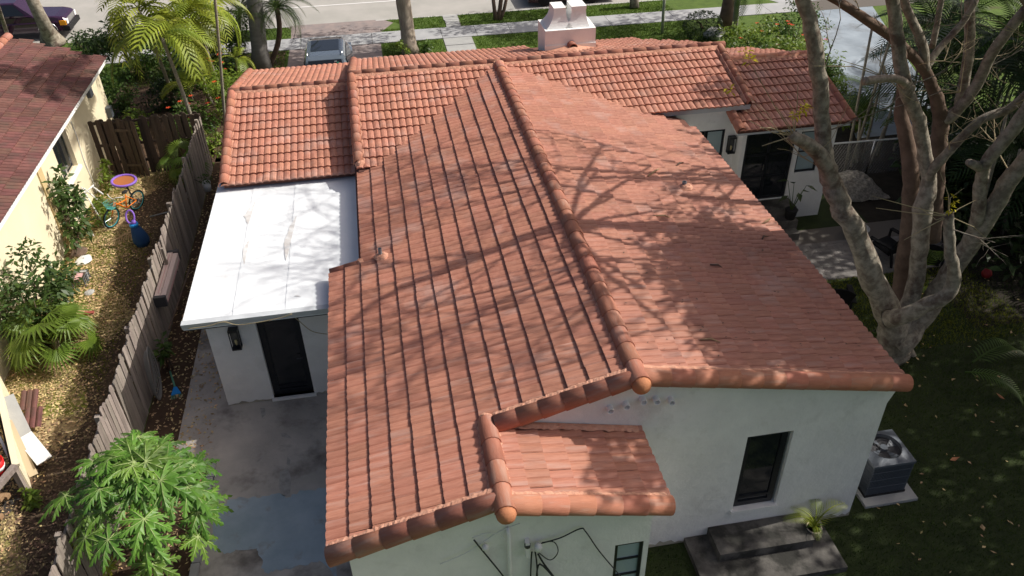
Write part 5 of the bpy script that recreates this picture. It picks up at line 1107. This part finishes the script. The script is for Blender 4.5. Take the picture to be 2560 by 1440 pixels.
for lb, c_, rd in (('dark leafy bush filling the bed behind the gate fence',(-8.9,30.6,.6),(.8,.9,.65)),('loose bush between palm clump and cream house corner',(-8.6,32.6,.6),(1.0,.9,.65)),('leafy bush near the sidewalk under the lime palms',(-10.6,34.2,.6),(1.1,.8,.65)),('broad dark bush below the grey royal palm',(-6.7,32.6,.5),(.8,.9,.55))):
    shrub('bed_bush', lb, (c_[0],c_[1],0), c_, rd, 900, .17, M['leaf_dark' if 'dark' in lb else 'leaf_mid'], clumps=20)

for lb, p_, rd, m_ in (('tall leafy bush beside the leaning tree and truck',(230,118),(1.1,.8,.7),'leaf_dark'),('mid green shrub on the verge under the lime palms',(420,105),(1.2,.8,.7),'leaf_mid'),('shrub between the sidewalk and the thin palms',(500,128),(1.0,.8,.7),'leaf_mid')):
    c_ = atz(p_[0],p_[1],rd[2]); shrub('verge_bush', lb, (c_.x,c_.y,0), tuple(c_), rd, 900, .18, M[m_], clumps=18)

# ================================================================== SHADED SIDE: STEPS, AC, CHAIRS
stp = thing('back_steps', 'dark mossy concrete steps below the tall gable window', 'steps', (4.6,8.0,0))
link('lower_slab', MB().box(3.36,5.9,7.45,8.54,0,.13).mesh('lower_slab', M['concrete_dark']), stp); link('upper_slab', MB().box(3.78,5.5,7.95,8.54,.13,.32).mesh('upper_slab', M['concrete_dark']), stp)
pt_ = thing('potted_palm', 'small yellow green palm in a pale pot on the back steps', 'potted plant', (5.62,8.22,.13))
q = Vector((5.6,8.18,.13)); link('pot', MB().lathe([(.09,0),(.13,.2),(.14,.22),(.125,.22),(.115,.18)], tuple(q), 14).mesh('pot', M['terracotta_pot'], True), pt_); link('soil', MB().lathe([(.001,.0),(.118,.0)], (q.x,q.y,q.z+.19), 12).mesh('soil', M['soil']), pt_)
fr1 = frond_mb(.75,22,.24,.5,.016,.2,.9).mesh('frond', M['palm_lime'])
for a, el, s in ((.3,1.05,1.0),(2.3,1.15,.7),(2.9,.95,.8),(4.4,.9,.5),(1.2,1.2,.8)): link('frond', fr1, pt_, Matrix.Translation(q+Vector((0,0,.2))) @ Matrix.Rotation(a,4,'Z') @ Matrix.Rotation(-el*.6,4,'Y') @ Matrix.Scale(s,4))
for i in range(6): a = i*1.05; link('basal_leaf', MB().poly(q+Vector((0,0,.2)), q+Vector((math.cos(a-.3)*.1,math.sin(a-.3)*.1,.28)), q+Vector((math.cos(a)*.17,math.sin(a)*.17,.23)), q+Vector((math.cos(a+.3)*.1,math.sin(a+.3)*.1,.28))).mesh('basal_leaf', M['leaf_mid']), pt_)
ac = thing('air_conditioner', 'grey outdoor air conditioner unit on a pale pad beside the gable wall', 'air conditioner', (7.4,9.2,0))
link('pad', MB().box(6.9,7.95,8.62,9.95,0,.07).mesh('pad', M['concrete_pale']), ac)
x0, x1, y0, y1 = 6.98, 7.78, 8.82, 9.62
link('coil_core', MB().box(x0+.03,x1-.03,y0+.03,y1-.03,.12,.86).mesh('coil_core', M['dark_grey']), ac); link('base_pan', MB().box(x0-.01,x1+.01,y0-.01,y1+.01,.07,.12).mesh('base_pan', M['blackmatte']), ac)
lv = MB()
for i in range(27):
    t_ = x0+.015+i*(x1-x0-.03)/26; lv.box(t_-.006,t_+.006,y0,y0+.03,.12,.86); lv.box(t_-.006,t_+.006,y1-.03,y1,.12,.86); u_ = y0+.015+i*(y1-y0-.03)/26; lv.box(x0,x0+.03,u_-.006,u_+.006,.12,.86); lv.box(x1-.03,x1,u_-.006,u_+.006,.12,.86)
for z in (.3,.5,.7): lv.box(x0-.003,x1+.003,y0-.003,y0+.004,z,z+.012); lv.box(x1-.004,x1+.003,y0,y1,z,z+.012)
link('louvers', lv.mesh('louvers', M['ac_grey']), ac)
tp_ = MB(); N_ = 24; cx_, cy_ = (x0+x1)/2, (y0+y1)/2
for i in range(N_):
    a, b = 2*math.pi*i/N_, 2*math.pi*(i+1)/N_; s_ = lambda t: (cx_+max(-.41,min(.41,.58*math.cos(t))), cy_+max(-.41,min(.41,.58*math.sin(t))))
    p0, p1 = s_(a), s_(b); c0_, c1_ = (cx_+.31*math.cos(a),cy_+.31*math.sin(a)), (cx_+.31*math.cos(b),cy_+.31*math.sin(b))
    tp_.poly((p0[0],p0[1],.90),(p1[0],p1[1],.90),(c1_[0],c1_[1],.95),(c0_[0],c0_[1],.95)); tp_.poly((c0_[0],c0_[1],.95),(c1_[0],c1_[1],.95),(c1_[0],c1_[1],.87),(c0_[0],c0_[1],.87)); tp_.poly((p0[0],p0[1],.85),(p1[0],p1[1],.85),(p1[0],p1[1],.90),(p0[0],p0[1],.90))
link('top_cover', tp_.mesh('top_cover', M['ac_grey']), ac)
fb = MB().lathe([(.07,0),(.07,.05),(.001,.06)], (cx_,cy_,.88), 10)
for i in range(4): a = i*math.pi/2+.4; fb.poly((cx_+.06*math.cos(a),cy_+.06*math.sin(a),.89),(cx_+.28*math.cos(a-.3),cy_+.28*math.sin(a-.3),.87),(cx_+.29*math.cos(a+.25),cy_+.29*math.sin(a+.25),.91))
link('fan', fb.mesh('fan', M['ac_grey']), ac)
gr_ = MB()
for r_ in (.1,.17,.24,.30): gr_.tube([(cx_+r_*math.cos(a),cy_+r_*math.sin(a),.955) for a in np.linspace(0,2*math.pi,25)[:-1]], .004, 4, closed=True)
link('guard', gr_.mesh('guard', M['dark_grey']), ac)
# porch steps and plant by the french door
ps = thing('porch_steps', 'grey porch steps under the black french door', 'steps', (9.1,18.0,0))
for i, (y_, z) in enumerate(((18.05,.70),(17.75,.46),(17.45,.23))): link('step', MB().box(8.35,9.95-.05*i,y_,18.6 if i == 0 else y_+.3,0,z).mesh('step', M['concrete_dark']), ps)
tag(MB().box(8.7,9.5,17.05,17.42,0,.06).build('doormat_slab', M['concrete_pale']), 'pale slab on the ground in front of the porch steps', 'slab')
pb_ = thing('potted_plant', 'broad leaved plant in a black pot on the porch steps', 'potted plant', (9.75,17.9,.46))
link('pot', MB().lathe([(.13,0),(.17,.26),(.18,.28),(.16,.28)], (9.72,17.9,.46), 14).mesh('pot', M['blackmatte'], True), pb_)
for i in range(6):
    a = i*1.05+.3; h_ = .5+.16*(i % 3); e = Vector((9.72+.25*math.cos(a),17.9+.25*math.sin(a),.74+h_)); link('stem', MB().tube([(9.72,17.9,.7),e], [.012,.007], 5).mesh('stem', M['leaf_mid']), pb_)
    d_ = Vector((math.cos(a),math.sin(a),-.35)); s_ = Vector((-math.sin(a),math.cos(a),0)); link('leaf', MB().poly(e, e+d_*.12+s_*.08+Vector((0,0,.03)), e+d_*.32, e+d_*.12-s_*.08+Vector((0,0,.03))).mesh('leaf', M['leaf_dark']), pb_)
def chair(label, loc, rz):
    t = thing('garden_chair', label, 'chair', loc, 'black garden chairs', rz); m_ = M['cloth_black']
    L_ = lambda nm, mb: link(nm, mb.mesh(nm, m_), t, None, True)
    L_('seat', MB().hexa([(-.32,-.3,.36),(.32,-.3,.36),(.32,.28,.27),(-.32,.28,.27),(-.32,-.3,.40),(.32,-.3,.40),(.32,.28,.31),(-.32,.28,.31)]))
    bk_ = MB(); n_ = 7
    for i in range(n_):
        a = -1+2*i/(n_-1); b_ = -1+2*(i+1)/(n_-1)
        if i < n_-1:
            h0, h1 = 1.02-.16*a*a, 1.02-.16*b_*b_; c0_, c1_ = .07*a*a, .07*b_*b_
            bk_.hexa([(a*.33,.26-c0_,.3),(b_*.33,.26-c1_,.3),(b_*.33,.30-c1_,.3),(a*.33,.30-c0_,.3),(a*.38,.52-c0_,h0),(b_*.38,.52-c1_,h1),(b_*.38,.56-c1_,h1),(a*.38,.56-c0_,h0)])
    L_('backrest', bk_)
    for s in (-1,1):
        L_('arm', MB().box(s*.40-.06,s*.40+.06,-.32,.42,.56,.59)); L_('leg', MB().bar((s*.38,-.3,0),(s*.38,-.3,.56),.05,.05)); L_('leg', MB().bar((s*.36,.48,0),(s*.36,.32,.56),.05,.05))
    return t
chair('black garden chair beside the roof eave with its back to the tree', (9.15,14.35,0), R(160)); chair('black garden chair on the pavers between two tree limbs', (11.75,16.25,0), R(200)); chair('black garden chair half hidden behind the main trunk on the terrace', (12.4,15.6,0), R(150))
tb_ = thing('fire_bowl', 'low round pale bowl between the two black chairs', 'bowl', (11.4,17.2,0)); link('bowl', MB().lathe([(.1,0),(.2,.12),(.33,.3),(.30,.3),(.1,.16)], (11.45,17.3,0), 16).mesh('bowl', M['concrete_pale'], True), tb_); link('log', MB().tube([(11.2,17.2,.3),(11.7,17.4,.34)], .06, 7).mesh('log', M['bark_pale'], True), tb_)
tag(MB().lathe([(.001,0),(.09,.03),(.13,.13),(.09,.23),(.001,.26)], (13.7,14.85,0), 14).build('red_ball', mat('dull_red_ball',(.25,.02,.02),rough=.5), None, True), 'small dark red ball on the soil beyond the bare tree', 'ball')
# chain-link fence with pale top rail
cl = thing('chain_link_fence', 'low chain link fence with a pale top rail beyond the wing wall', 'fence', (13,20.6,0))
link('top_rail', MB().tube([(11.3,20.6,1.2),(17,20.4,1.2)], .025, 7).mesh('top_rail', M['white_plastic'], True), cl)
for x in (11.4,13.6,15.8): link('post', MB().tube([(x,20.6,0),(x,20.55,1.22)], .03, 7).mesh('post', M['chrome'], True), cl)
wm = MB()
for i in range(60): x = 11.3+i*.1; wm.bar((x,20.6,0),(x+.6,20.58,1.18),.004,.004); wm.bar((x+.6,20.6,0),(x,20.58,1.18),.004,.004)
link('wire_mesh', wm.mesh('wire_mesh', M['chrome']), cl)
nt_ = MB(); g_ = 14
for i in range(g_+1):
    for j in range(g_+1):
        a, b = i/g_, j/g_; x = 11.9+1.6*a; y = 19.0+1.5*b; z = .05+.55*math.sin(math.pi*min(1,a*1.05))**.7*math.sin(math.pi*b)**.7+random.uniform(-.03,.03); nt_.v.append((x,y,z))
for i in range(g_):
    for j in range(g_): nt_.f.append((i*(g_+1)+j,(i+1)*(g_+1)+j,(i+1)*(g_+1)+j+1,i*(g_+1)+j+1))
tag(nt_.build('thatch_pile', mat('pale_net_heap',(.36,.33,.28),(.2,.18,.15),rough=.95,scale=16,lo=.42,hi=.58,bump=1,bscale=40)), 'heap of pale brushwood netting behind the chain link fence', 'brush pile')

# ================================================================== BARE TREE
tr = thing('bare_tree', 'big leafless grey tree with pollarded limbs on the shaded lawn', 'tree', (10.0,12.5,0))
def limb(pts, nm='limb', m=None, n=10, par=tr):
    """pts: (px, py, y, radius)"""
    P_ = [aty(a,b,y_) for a, b, y_, r_ in pts]; rr = [p[3] for p in pts]; out = []; ro = []
    for i in range(len(P_)-1):
        a, b, c, d = P_[max(i-1,0)], P_[i], P_[i+1], P_[min(i+2,len(P_)-1)]
        for k in range(5):
            t = k/5; out.append(Vector((random.gauss(0,.06),random.gauss(0,.06),0))*rr[i]+.5*((2*b)+(c-a)*t+(2*a-5*b+4*c-d)*t*t+(3*b-a-3*c+d)*t**3)); ro.append((rr[i]+(rr[i+1]-rr[i])*t)*random.uniform(.95,1.06))
    out.append(P_[-1]); ro.append(rr[-1]); link(nm, MB().tube(out, ro, n).mesh(nm, m or M['bark'], True), par); return P_
gb_ = atz(2232,885,0)
bx_, by_ = pix((gb_.x,gb_.y,0))[:2]
limb([(2233,893,12.35,.40),(2232,850,12.35,.33),(2225,800,12.4,.30),(2180,690,12.5,.24),(2148,600,12.6,.21),(2110,530,12.7,.21),(2085,470,12.8,.20),(2066,410,12.9,.17),(2056,330,13,.145),(2050,200,13.1,.14),(2028,70,13.2,.135),(1992,-60,13.3,.125),(1930,-260,13.2,.10)], 'trunk')
limb([(2092,480,12.8,.17),(2060,405,12.7,.15),(2025,365,12.6,.13),(1990,345,12.5,.11),(1975,338,12.5,.08)])
limb([(2230,830,12.5,.24),(2250,730,13.2,.19),(2268,600,13.6,.17),(2278,460,13.9,.17),(2268,360,14.2,.16),(2252,280,14.4,.13),(2258,200,14.5,.11),(2246,90,14.6,.10),(2232,-20,14.7,.09)], m=M['bark_red'])
limb([(2240,840,12.3,.22),(2285,720,12.7,.18),(2300,600,12.9,.17),(2308,520,13,.20),(2322,450,13.1,.15),(2312,390,13.2,.14),(2296,300,13.2,.135),(2262,215,13.2,.13),(2245,100,13.3,.12),(2230,-10,13.4,.12),(2190,-200,13.2,.09)])
limb([(2276,222,13.2,.10),(2250,200,13,.075),(2215,196,12.8,.07),(2160,203,12.6,.075)], m=M['bark_pale'])
limb([(2322,450,13.1,.12),(2335,420,13,.10),(2372,378,12.9,.09),(2450,302,12.8,.085),(2530,268,12.7,.08),(2600,200,12.6,.07)])
limb([(2330,600,15.3,.2),(2340,420,15.5,.22),(2352,300,15.6,.17),(2330,215,15.7,.13),(2300,160,15.7,.12),(2237,100,15.6,.11),(2153,40,15.5,.10),(2080,-5,15.4,.08),(1980,-60,15.2,.05)], m=M['bark_red'])
limb([(2352,300,15.6,.15),(2385,285,15.5,.13),(2440,215,15.4,.12),(2490,118,15.3,.115),(2565,20,15.2,.10)])
limb([(2312,180,15.7,.11),(2305,110,15.7,.10),(2266,20,15.8,.09),(2230,-80,15.8,.07)])
limb([(2318,165,15.8,.09),(2345,125,15.9,.075),(2405,58,16,.07),(2440,0,16,.06)]); limb([(2330,120,15.9,.07),(2352,10,16,.06),(2360,-60,16,.05)])
limb([(2398,262,16.2,.12),(2420,150,16.3,.12),(2424,0,16.4,.11)])
limb([(2240,870,12.2,.30),(2300,800,12.4,.24),(2350,720,12.5,.22),(2410,630,12.5,.20),(2470,540,12.4,.18),(2530,440,12.3,.17),(2600,360,12.2,.15)])
limb([(2430,600,12.5,.15),(2448,520,12.4,.13),(2452,450,12.4,.12),(2470,400,12.3,.12),(2520,340,12.2,.13),(2590,240,12.1,.12)]); limb([(2455,420,12.4,.11),(2435,412,12.3,.09),(2420,405,12.3,.06)])
limb([(2215,800,12.1,.2),(2255,790,11.8,.17),(2310,765,11.6,.15),(2355,745,11.5,.15),(2385,705,11.5,.13),(2378,640,11.5,.11),(2372,570,11.6,.10),(2370,535,11.6,.09)])
for i, (a, b) in enumerate(((-.5,.4),(.6,.25),(.5,-.15),(-.55,.0))):
    link('root', MB().tube([gb_+Vector((0,0,.35)), gb_+Vector((a*.55,b*.55,.12)), gb_+Vector((a*.95,b*.95,-.05))], [.2,.14,.05], 8).mesh('root', M['bark'], True), tr)
# thin water shoots
def shoots(px, py, y_, tips, r_=.009):
    a = aty(px,py,y_)
    for (x,yy,dy) in tips:
        e = aty(x,yy,y_+dy); mid = a.lerp(e,.5)+Vector((random.uniform(-.1,.1),random.uniform(-.1,.1),random.uniform(-.12,.08)))
        link('shoot', MB().tube([a,mid,e], [r_*1.3,r_,r_*.5], 4).mesh('shoot', M['twig']), tr)
shoots(1985,340,12.5,[(1940,265,-.2),(1875,155,-.4),(1870,300,-.2),(1900,320,-.3),(1995,210,.1),(1960,235,.1),(1930,330,-.3),(1905,365,-.2)])
shoots(2372,540,11.6,[(2180,490,-.3),(2190,520,-.2),(2300,520,.2),(2410,470,.3),(2350,430,.2),(2440,500,.1),(2470,600,.1),(2260,600,-.3)])
shoots(2220,196,12.8,[(2035,165,-.2),(2100,150,0),(2180,130,.2),(2205,110,.1),(2300,260,.3)]); shoots(2400,230,16,[(2290,230,0),(2350,205,.2),(2300,215,.1),(2420,60,.3)]); shoots(2600,110,12.3,[(2440,60,-.1),(2380,30,-.2)])
for (x,yy,y_) in ((1875,150,12.1),(2008,265,12.5),(1990,285,12.4),(1825,225,12.2),(2012,272,12.4),(2385,500,11.6),(1868,130,12.1),(2380,520,11.6)):
    c_ = aty(x,yy,y_); fast('leaf_spray', leaves(14, tuple(c_), (.10,.10,.08), .09, .4, .1), 4, M['yellow_leaf'], tr)['kind'] = 'stuff'
TW_ = []
# fine upper branching above the picture that nets the roof with shadows
def branch(p, d, ln, r_, depth, par):
    pts_ = [p]; dd = d.normalized(); k = 5
    for i in range(k): dd = (dd+Vector((random.gauss(0,.16),random.gauss(0,.16),random.gauss(.03,.1)))).normalized(); pts_.append(pts_[-1]+dd*ln/k)
    MBX.tube(pts_, [r_*(1-.55*i/k) for i in range(k+1)], 6 if r_ > .03 else 4, cap=False)
    if depth:
        for j in range(3 if depth > 1 else 3):
            q = pts_[random.randint(2,k)]; nd = (dd+Vector((random.gauss(0,.6),random.gauss(0,.6),random.gauss(.1,.4)))).normalized(); branch(q, nd, ln*random.uniform(.55,.85), r_*.62, depth-1, par)
    else: TIPS.append(pts_[-1])
TIPS = []
for (x, yy, y_, d_, ln, r_) in ((1930,-260,13.2,(.25,-.4,.8),2.6,.07),(2190,-200,13.2,(-.1,.1,.9),2.6,.07),(1980,-60,15.2,(-.3,.3,.7),2.2,.04),(2230,-80,15.8,(-.3,.3,.9),3.0,.07),(2600,200,12.6,(.2,-.4,.9),3.6,.07),(2600,360,12.2,(.3,-.5,.9),3.6,.10),(2590,240,12.1,(-.05,-.5,.9),4.2,.10),(2565,20,15.2,(.4,.2,.9),3.2,.09),(2424,0,16.4,(.1,.2,1),3.2,.09),(2360,-60,16,(0,.4,1),2.6,.05),(2440,0,16,(.3,.4,.9),2.6,.05)):
    MBX = MB(); branch(aty(x,yy,y_), Vector(d_), ln, r_, 3, tr); link('branch', MBX.mesh('branch', M['bark'], True), tr)
for (p0, d_, ln, r_) in (((8.9,11.3,9.8),(-.9,.1,.25),2.2,.042),((8.6,13.2,9.9),(-.9,.25,.2),2.2,.045),((9.2,14.6,9.6),(-.8,.3,.3),2.3,.04),((8.4,12.3,10.2),(-.85,-.2,.25),2.0,.04),((8.8,10.2,9.6),(-.8,-.1,.3),2.2,.036),((9.4,15.8,9.8),(-.8,.2,.35),2.4,.036),((9.8,17.2,9.6),(-.7,.2,.3),3.2,.036),((10.4,16.2,9.2),(-.7,.0,.3),3.0,.036),((10.2,14.2,9.4),(-.6,.1,.4),3.0,.036),((10.0,12.4,9.4),(-.6,-.1,.4),3.0,.036)):
    MBX = MB(); MBX.tube([aty(2190,-200,13.2), Vector(p0).lerp(aty(2190,-200,13.2),.5)+Vector((0,0,.2)), Vector(p0)], [.055,.05,r_], 7); branch(Vector(p0), Vector(d_), ln, r_, 4, tr); link('branch', MBX.mesh('branch', M['bark'], True), tr)
rt_ = random.Random(5)
for (x, yy, y_) in ((2050,200,13.1),(2060,330,13),(2262,215,13.2),(2245,100,13.3),(2450,302,12.8),(2372,378,12.9),(2440,215,15.4),(2490,118,15.3),(2300,160,15.7),(2237,100,15.6),(2153,40,15.5),(2530,440,12.3),(2470,400,12.3),(2372,570,11.6),(2085,470,12.8),(2405,58,16),(2420,150,16.3),(2110,20,15.4),(2530,268,12.7),(2320,200,15.7)):
    MBX = MB(); branch(aty(x,yy,y_), Vector((rt_.uniform(-1,1),rt_.uniform(-.6,.6),rt_.uniform(0,1))), rt_.uniform(.7,1.4), .014, 2, tr); link('twig', MBX.mesh('twig', M['twig'] if rt_.random() < .5 else M['bark'], True), tr)
# ================================================================== DARK PALMS AND TREES OF THE SHADED SIDE
def areca(label, base, n, h, fr, sc, cat='palm'):
    t = thing('areca_palm', label, cat, base, 'dark areca palms behind the bare tree'); b = Vector(base)
    for i in range(max(3,n//4)): a = i*2.4; link('stem', MB().tube([b+Vector((.25*math.cos(a),.25*math.sin(a),0)), b+Vector((.45*math.cos(a),.45*math.sin(a),h*random.uniform(.6,1.0)))], [.05,.035], 6).mesh('stem', M['palmtrunk'], True), t)
    for i in range(n):
        a = i*2.4+random.uniform(-.3,.3); rr = .45*random.random(); hh = h*random.uniform(.55,1.0)
        Mx = Matrix.Translation(b+Vector((rr*math.cos(a),rr*math.sin(a),hh))) @ Matrix.Rotation(a,4,'Z') @ Matrix.Rotation(-random.uniform(.1,1.1),4,'Y') @ Matrix.Rotation(random.uniform(-.4,.4),4,'X') @ Matrix.Scale(sc*random.uniform(.8,1.2),4)
        link('frond', random.choice(fr), t, Mx)
    return t
for lb, b, n_, h_, fr_2, sc_ in (('areca palm directly behind the upper fork of the bare tree',(16.2,21.0,0),22,3.2,FD,1.3),('dark areca palm at the far edge beside the blue driveway',(17.8,24.5,0),20,3.2,FD,1.2),('areca palm with brighter fronds above the reddish trunk',(18.5,21.5,0),22,3.8,FM,1.3),('dark areca mass at the picture edge above the forked limb',(19.5,19.0,0),24,4.2,FD,1.5),('areca palm standing behind the stub of the forked limb',(16.5,17.8,0),18,2.6,FD,1.3),('areca palm at the picture edge low behind the trunk',(17.5,15.5,0),18,2.2,FD,1.3),('yellowing areca palm by the chain link fence',(13.9,21.2,0),9,2.2,FM,.8),('areca palm at the top edge near the street driveway',(20.8,27.5,0),20,3.5,FM,1.3),('tall areca in the top corner of the shaded garden',(22,24,0),22,5.0,FD,1.5)):
    areca(lb, b, n_, h_, fr_2, sc_)
FG = [frond_mb(1.6,26,.4,.5,.035).mesh('frond', M['palm_mid'])]
for k_, (lb, x, y_, z_, a, s_) in enumerate((('dark green palm frond resting in the fork of the bare tree',10.75,13.6,1.5,4.2,.9),('large arching palm frond over the lawn beyond the low curled branch',11.0,11.6,.35,.3,1.3),('short palm frond under the low curled branch',10.6,11.3,.4,-.6,.9),('feathery frond lying at the lawn edge by the soil',12.6,11.0,.4,-.2,1.1))):
    tag(link('palm_frond', FG[0], None, Matrix.Translation((x,y_,z_)) @ Matrix.Rotation(a,4,'Z') @ Matrix.Rotation(.1 if k_ else -1.0,4,'Y') @ Matrix.Scale(s_,4)), lb, 'palm frond')
shrub('garden_tuft', 'grass like dark tuft at the foot of the bare tree', (9.3,13.2,0), (9.35,13.2,.2), (.5,.4,.22), 260, .26, M['leaf_mid'], cat='plant', clumps=6, asp=.12)
stems_ = [((2168,135),(2128,345)),((2238,60),(2148,350)),((2200,215),(2150,430)),((2235,250),(2180,440)),((2262,290),(2215,440)),((2500,350),(2445,560)),((2540,420),(2480,700)),((2120,390),(2160,180))]
for i, ((a, b), (c, d)) in enumerate(stems_):
    g0 = atz(c,d+40,0) if d > 400 else None; y_ = 20.9+.25*i if i < 5 else 16.5
    p1 = aty(a,b,y_); p0 = aty(c,d,y_); dirv = (p0-p1).normalized(); 
    if dirv.z > -.05: continue
    p0 = p1+dirv*(p1.z/-dirv.z)
    labs_ = ['leftmost slender pale palm stem beside the wing verge','slender palm stem crossing the blue driveway','pale slender stem just right of the wing wall corner','slender stem leaning over the brush pile','slender stem nearest the tree limb above the rail','thin leaning stem behind the forked limb','thin leaning stem at the picture edge behind the trunk','x']
    tag(MB().tube([p0,p1,p1+(p1-p0)*.25], [.045,.04,.035], 7).build('slender_palm', M['palmtrunk'], None, True), labs_[i], 'palm', 'slender leaning palm stems')
def shade_tree(label, base, ctr, rad, n, size, cl, m='leaf_dark'):
    t = thing('leafy_tree', label, 'tree', base, 'leafy shade trees beside the lawn'); b = Vector(base); c = Vector(ctr)
    link('trunk', MB().tube([b, b.lerp(c,.5)+Vector((.15,.1,0)), c], [.26,.18,.08], 9).mesh('trunk', M['bark_red'], True), t)
    for i in range(6): a = i*1.05; link('limb', MB().tube([b.lerp(c,.6), c+Vector((math.cos(a)*rad[0]*.7,math.sin(a)*rad[1]*.7,random.uniform(-.2,.4)*rad[2]))], [.09,.03], 6).mesh('limb', M['bark_red'], True), t)
    fast('crown', leaves(n, ctr, rad, size, .5, .1, .3, cl), 4, M[m], t); return t
# leafy upper crown of a neighbouring tree that shades the roof edge
st0 = shade_tree('leafy tree overhanging the lawn beside the gable', (13.4,9.4,0), (12.1,10.9,9.9), (2.5,3.7,1.1), 11500, .25, 110)
fast('crown', leaves(650, (8.9,8.5,9.8), (1.0,.9,.5), .25, .5, .1, .3, 12), 4, M['leaf_dark'], st0); link('limb', MB().tube([(12.1,10.9,9.6),(10.5,9.6,9.8),(8.9,8.5,9.8)], [.06,.045,.02], 6).mesh('limb', M['bark_red'], True), st0)
shade_tree('leafy tree overhanging the terrace and wing roof', (17.4,18.6,0), (16.7,19.3,9.9), (2.9,2.9,1.2), 8000, .27, 66)
shade_tree('leafy tree at the lawn edge farther from the house', (17.5,8.2,0), (16.6,8.4,7.6), (3.4,4.0,1.8), 6400, .30, 80)
shade_tree('leafy tree behind the terrace', (18.4,13.6,0), (17.4,13.2,7.4), (3.2,2.8,1.7), 6000, .30, 66)
shade_tree('leafy tree behind the areca palms', (21.5,18.5,0), (20.6,18.4,7.6), (3.6,3.2,1.8), 6500, .32, 66)
shade_tree('leafy tree at the far corner of the shaded garden', (21.5,24.0,0), (20.4,23.6,7.6), (2.8,3.0,1.6), 3600, .32, 46)
shade_tree('leafy tree nearest the camera side of the lawn', (14.8,3.6,0), (14.2,4.4,7.6), (3.4,3.0,1.6), 4200, .28, 56)
V_ = leaves(9000, (17.2,19.0,.5), (5.2,6.2,.9), .32, .4, .0, .3, 0); V_ = V_.reshape(-1,4,3); V_ = V_[(V_[:,0,2] > .02) & ((V_[:,0,0] > 14.6)|(V_[:,0,1] < 18.6)) & (V_[:,0,0] > 13.4) & ~((V_[:,0,1] > 21)&(V_[:,0,0] < 16+(V_[:,0,1]-21)*.3))].reshape(-1,3)
o = fast('undergrowth', V_, 4, M['leaf_dark']); tag(o, 'dark leafy undergrowth below the palms of the shaded garden', 'undergrowth', kind='stuff')
# ================================================================== SMALL THINGS ON THE ROOF AND LAWN
def roofpt(px, py): 
    v = _ray(px,py); 
    for i in range(1,4000):
        p = CAM+v*(i*.01+6); z = zS(p.x) if p.y > 8.4 else -9
        if p.z < z+.06: return p
    return CAM+v*14
rl = [((1690,415),(1712,405)),((1632,540),(1680,545)),((1775,662),(1805,668)),((1905,560),(1925,545)),((1750,850),(1800,856)),((1620,440),(1650,420)),((1905,600),(1925,592))]
for i, (a, b) in enumerate(rl):
    p, q = roofpt(*a), roofpt(*b); m_ = (p+q)/2+Vector((random.uniform(-.04,.04),random.uniform(-.04,.04),.04))
    tag(MB().tube([p,m_,q], [.016,.02,.006], 5).build('dry_twig', M['bark_red'] if i in (0,2,6) else M['deadfrond'], None, True), ['dark dry twig near the grey vent pipe','long tan seed pod lying below the vent pipe','dark bent twig in the middle of the shaded slope','tan curled leaf near the eave above the terrace','thin straight straw on the lower shaded slope','pale curved twig left of the dark twig','dark seed pod at the eave above the terrace'][i], 'twig', 'debris on the tile roof')
mbq = MB()
for i in range(140):
    p = roofpt(random.uniform(1480,2150), random.uniform(560,930)); 
    if p.x < XR+.3 or p.x > XE-.1: continue
    a = random.uniform(0,6.28); l = random.uniform(.012,.035); mbq.poly(p+Vector((math.cos(a)*l,math.sin(a)*l,.01)), p+Vector((-math.sin(a)*l*.4,math.cos(a)*l*.4,.015)), p+Vector((-math.cos(a)*l,-math.sin(a)*l,.01)), p+Vector((math.sin(a)*l*.4,-math.cos(a)*l*.4,.012)))
o = mbq.build('roof_litter', M['bark_red']); tag(o, 'tiny dry leaf bits scattered over the shaded roof slope', 'leaves', kind='stuff')
for i, (x, yy) in enumerate(((2375,1150),(2512,998),(2455,1310))):
    p = atz(x,yy,.05); d_ = Vector((math.cos(i*2.1),math.sin(i*2.1),.1)); s_ = Vector((-d_.y,d_.x,.1)); tag(MB().poly(p, p+d_*.08+s_*.045, p+d_*.2+Vector((0,0,.03)), p+d_*.08-s_*.045).build('fallen_leaf', M['orange_clay'] if i < 2 else M['deadfrond']), ['orange dry leaf lying alone on the dark lawn','reddish dry leaf in the lit grass patch','thin tan leaf near the lawn corner'][i], 'leaf', 'fallen leaves on the lawn')
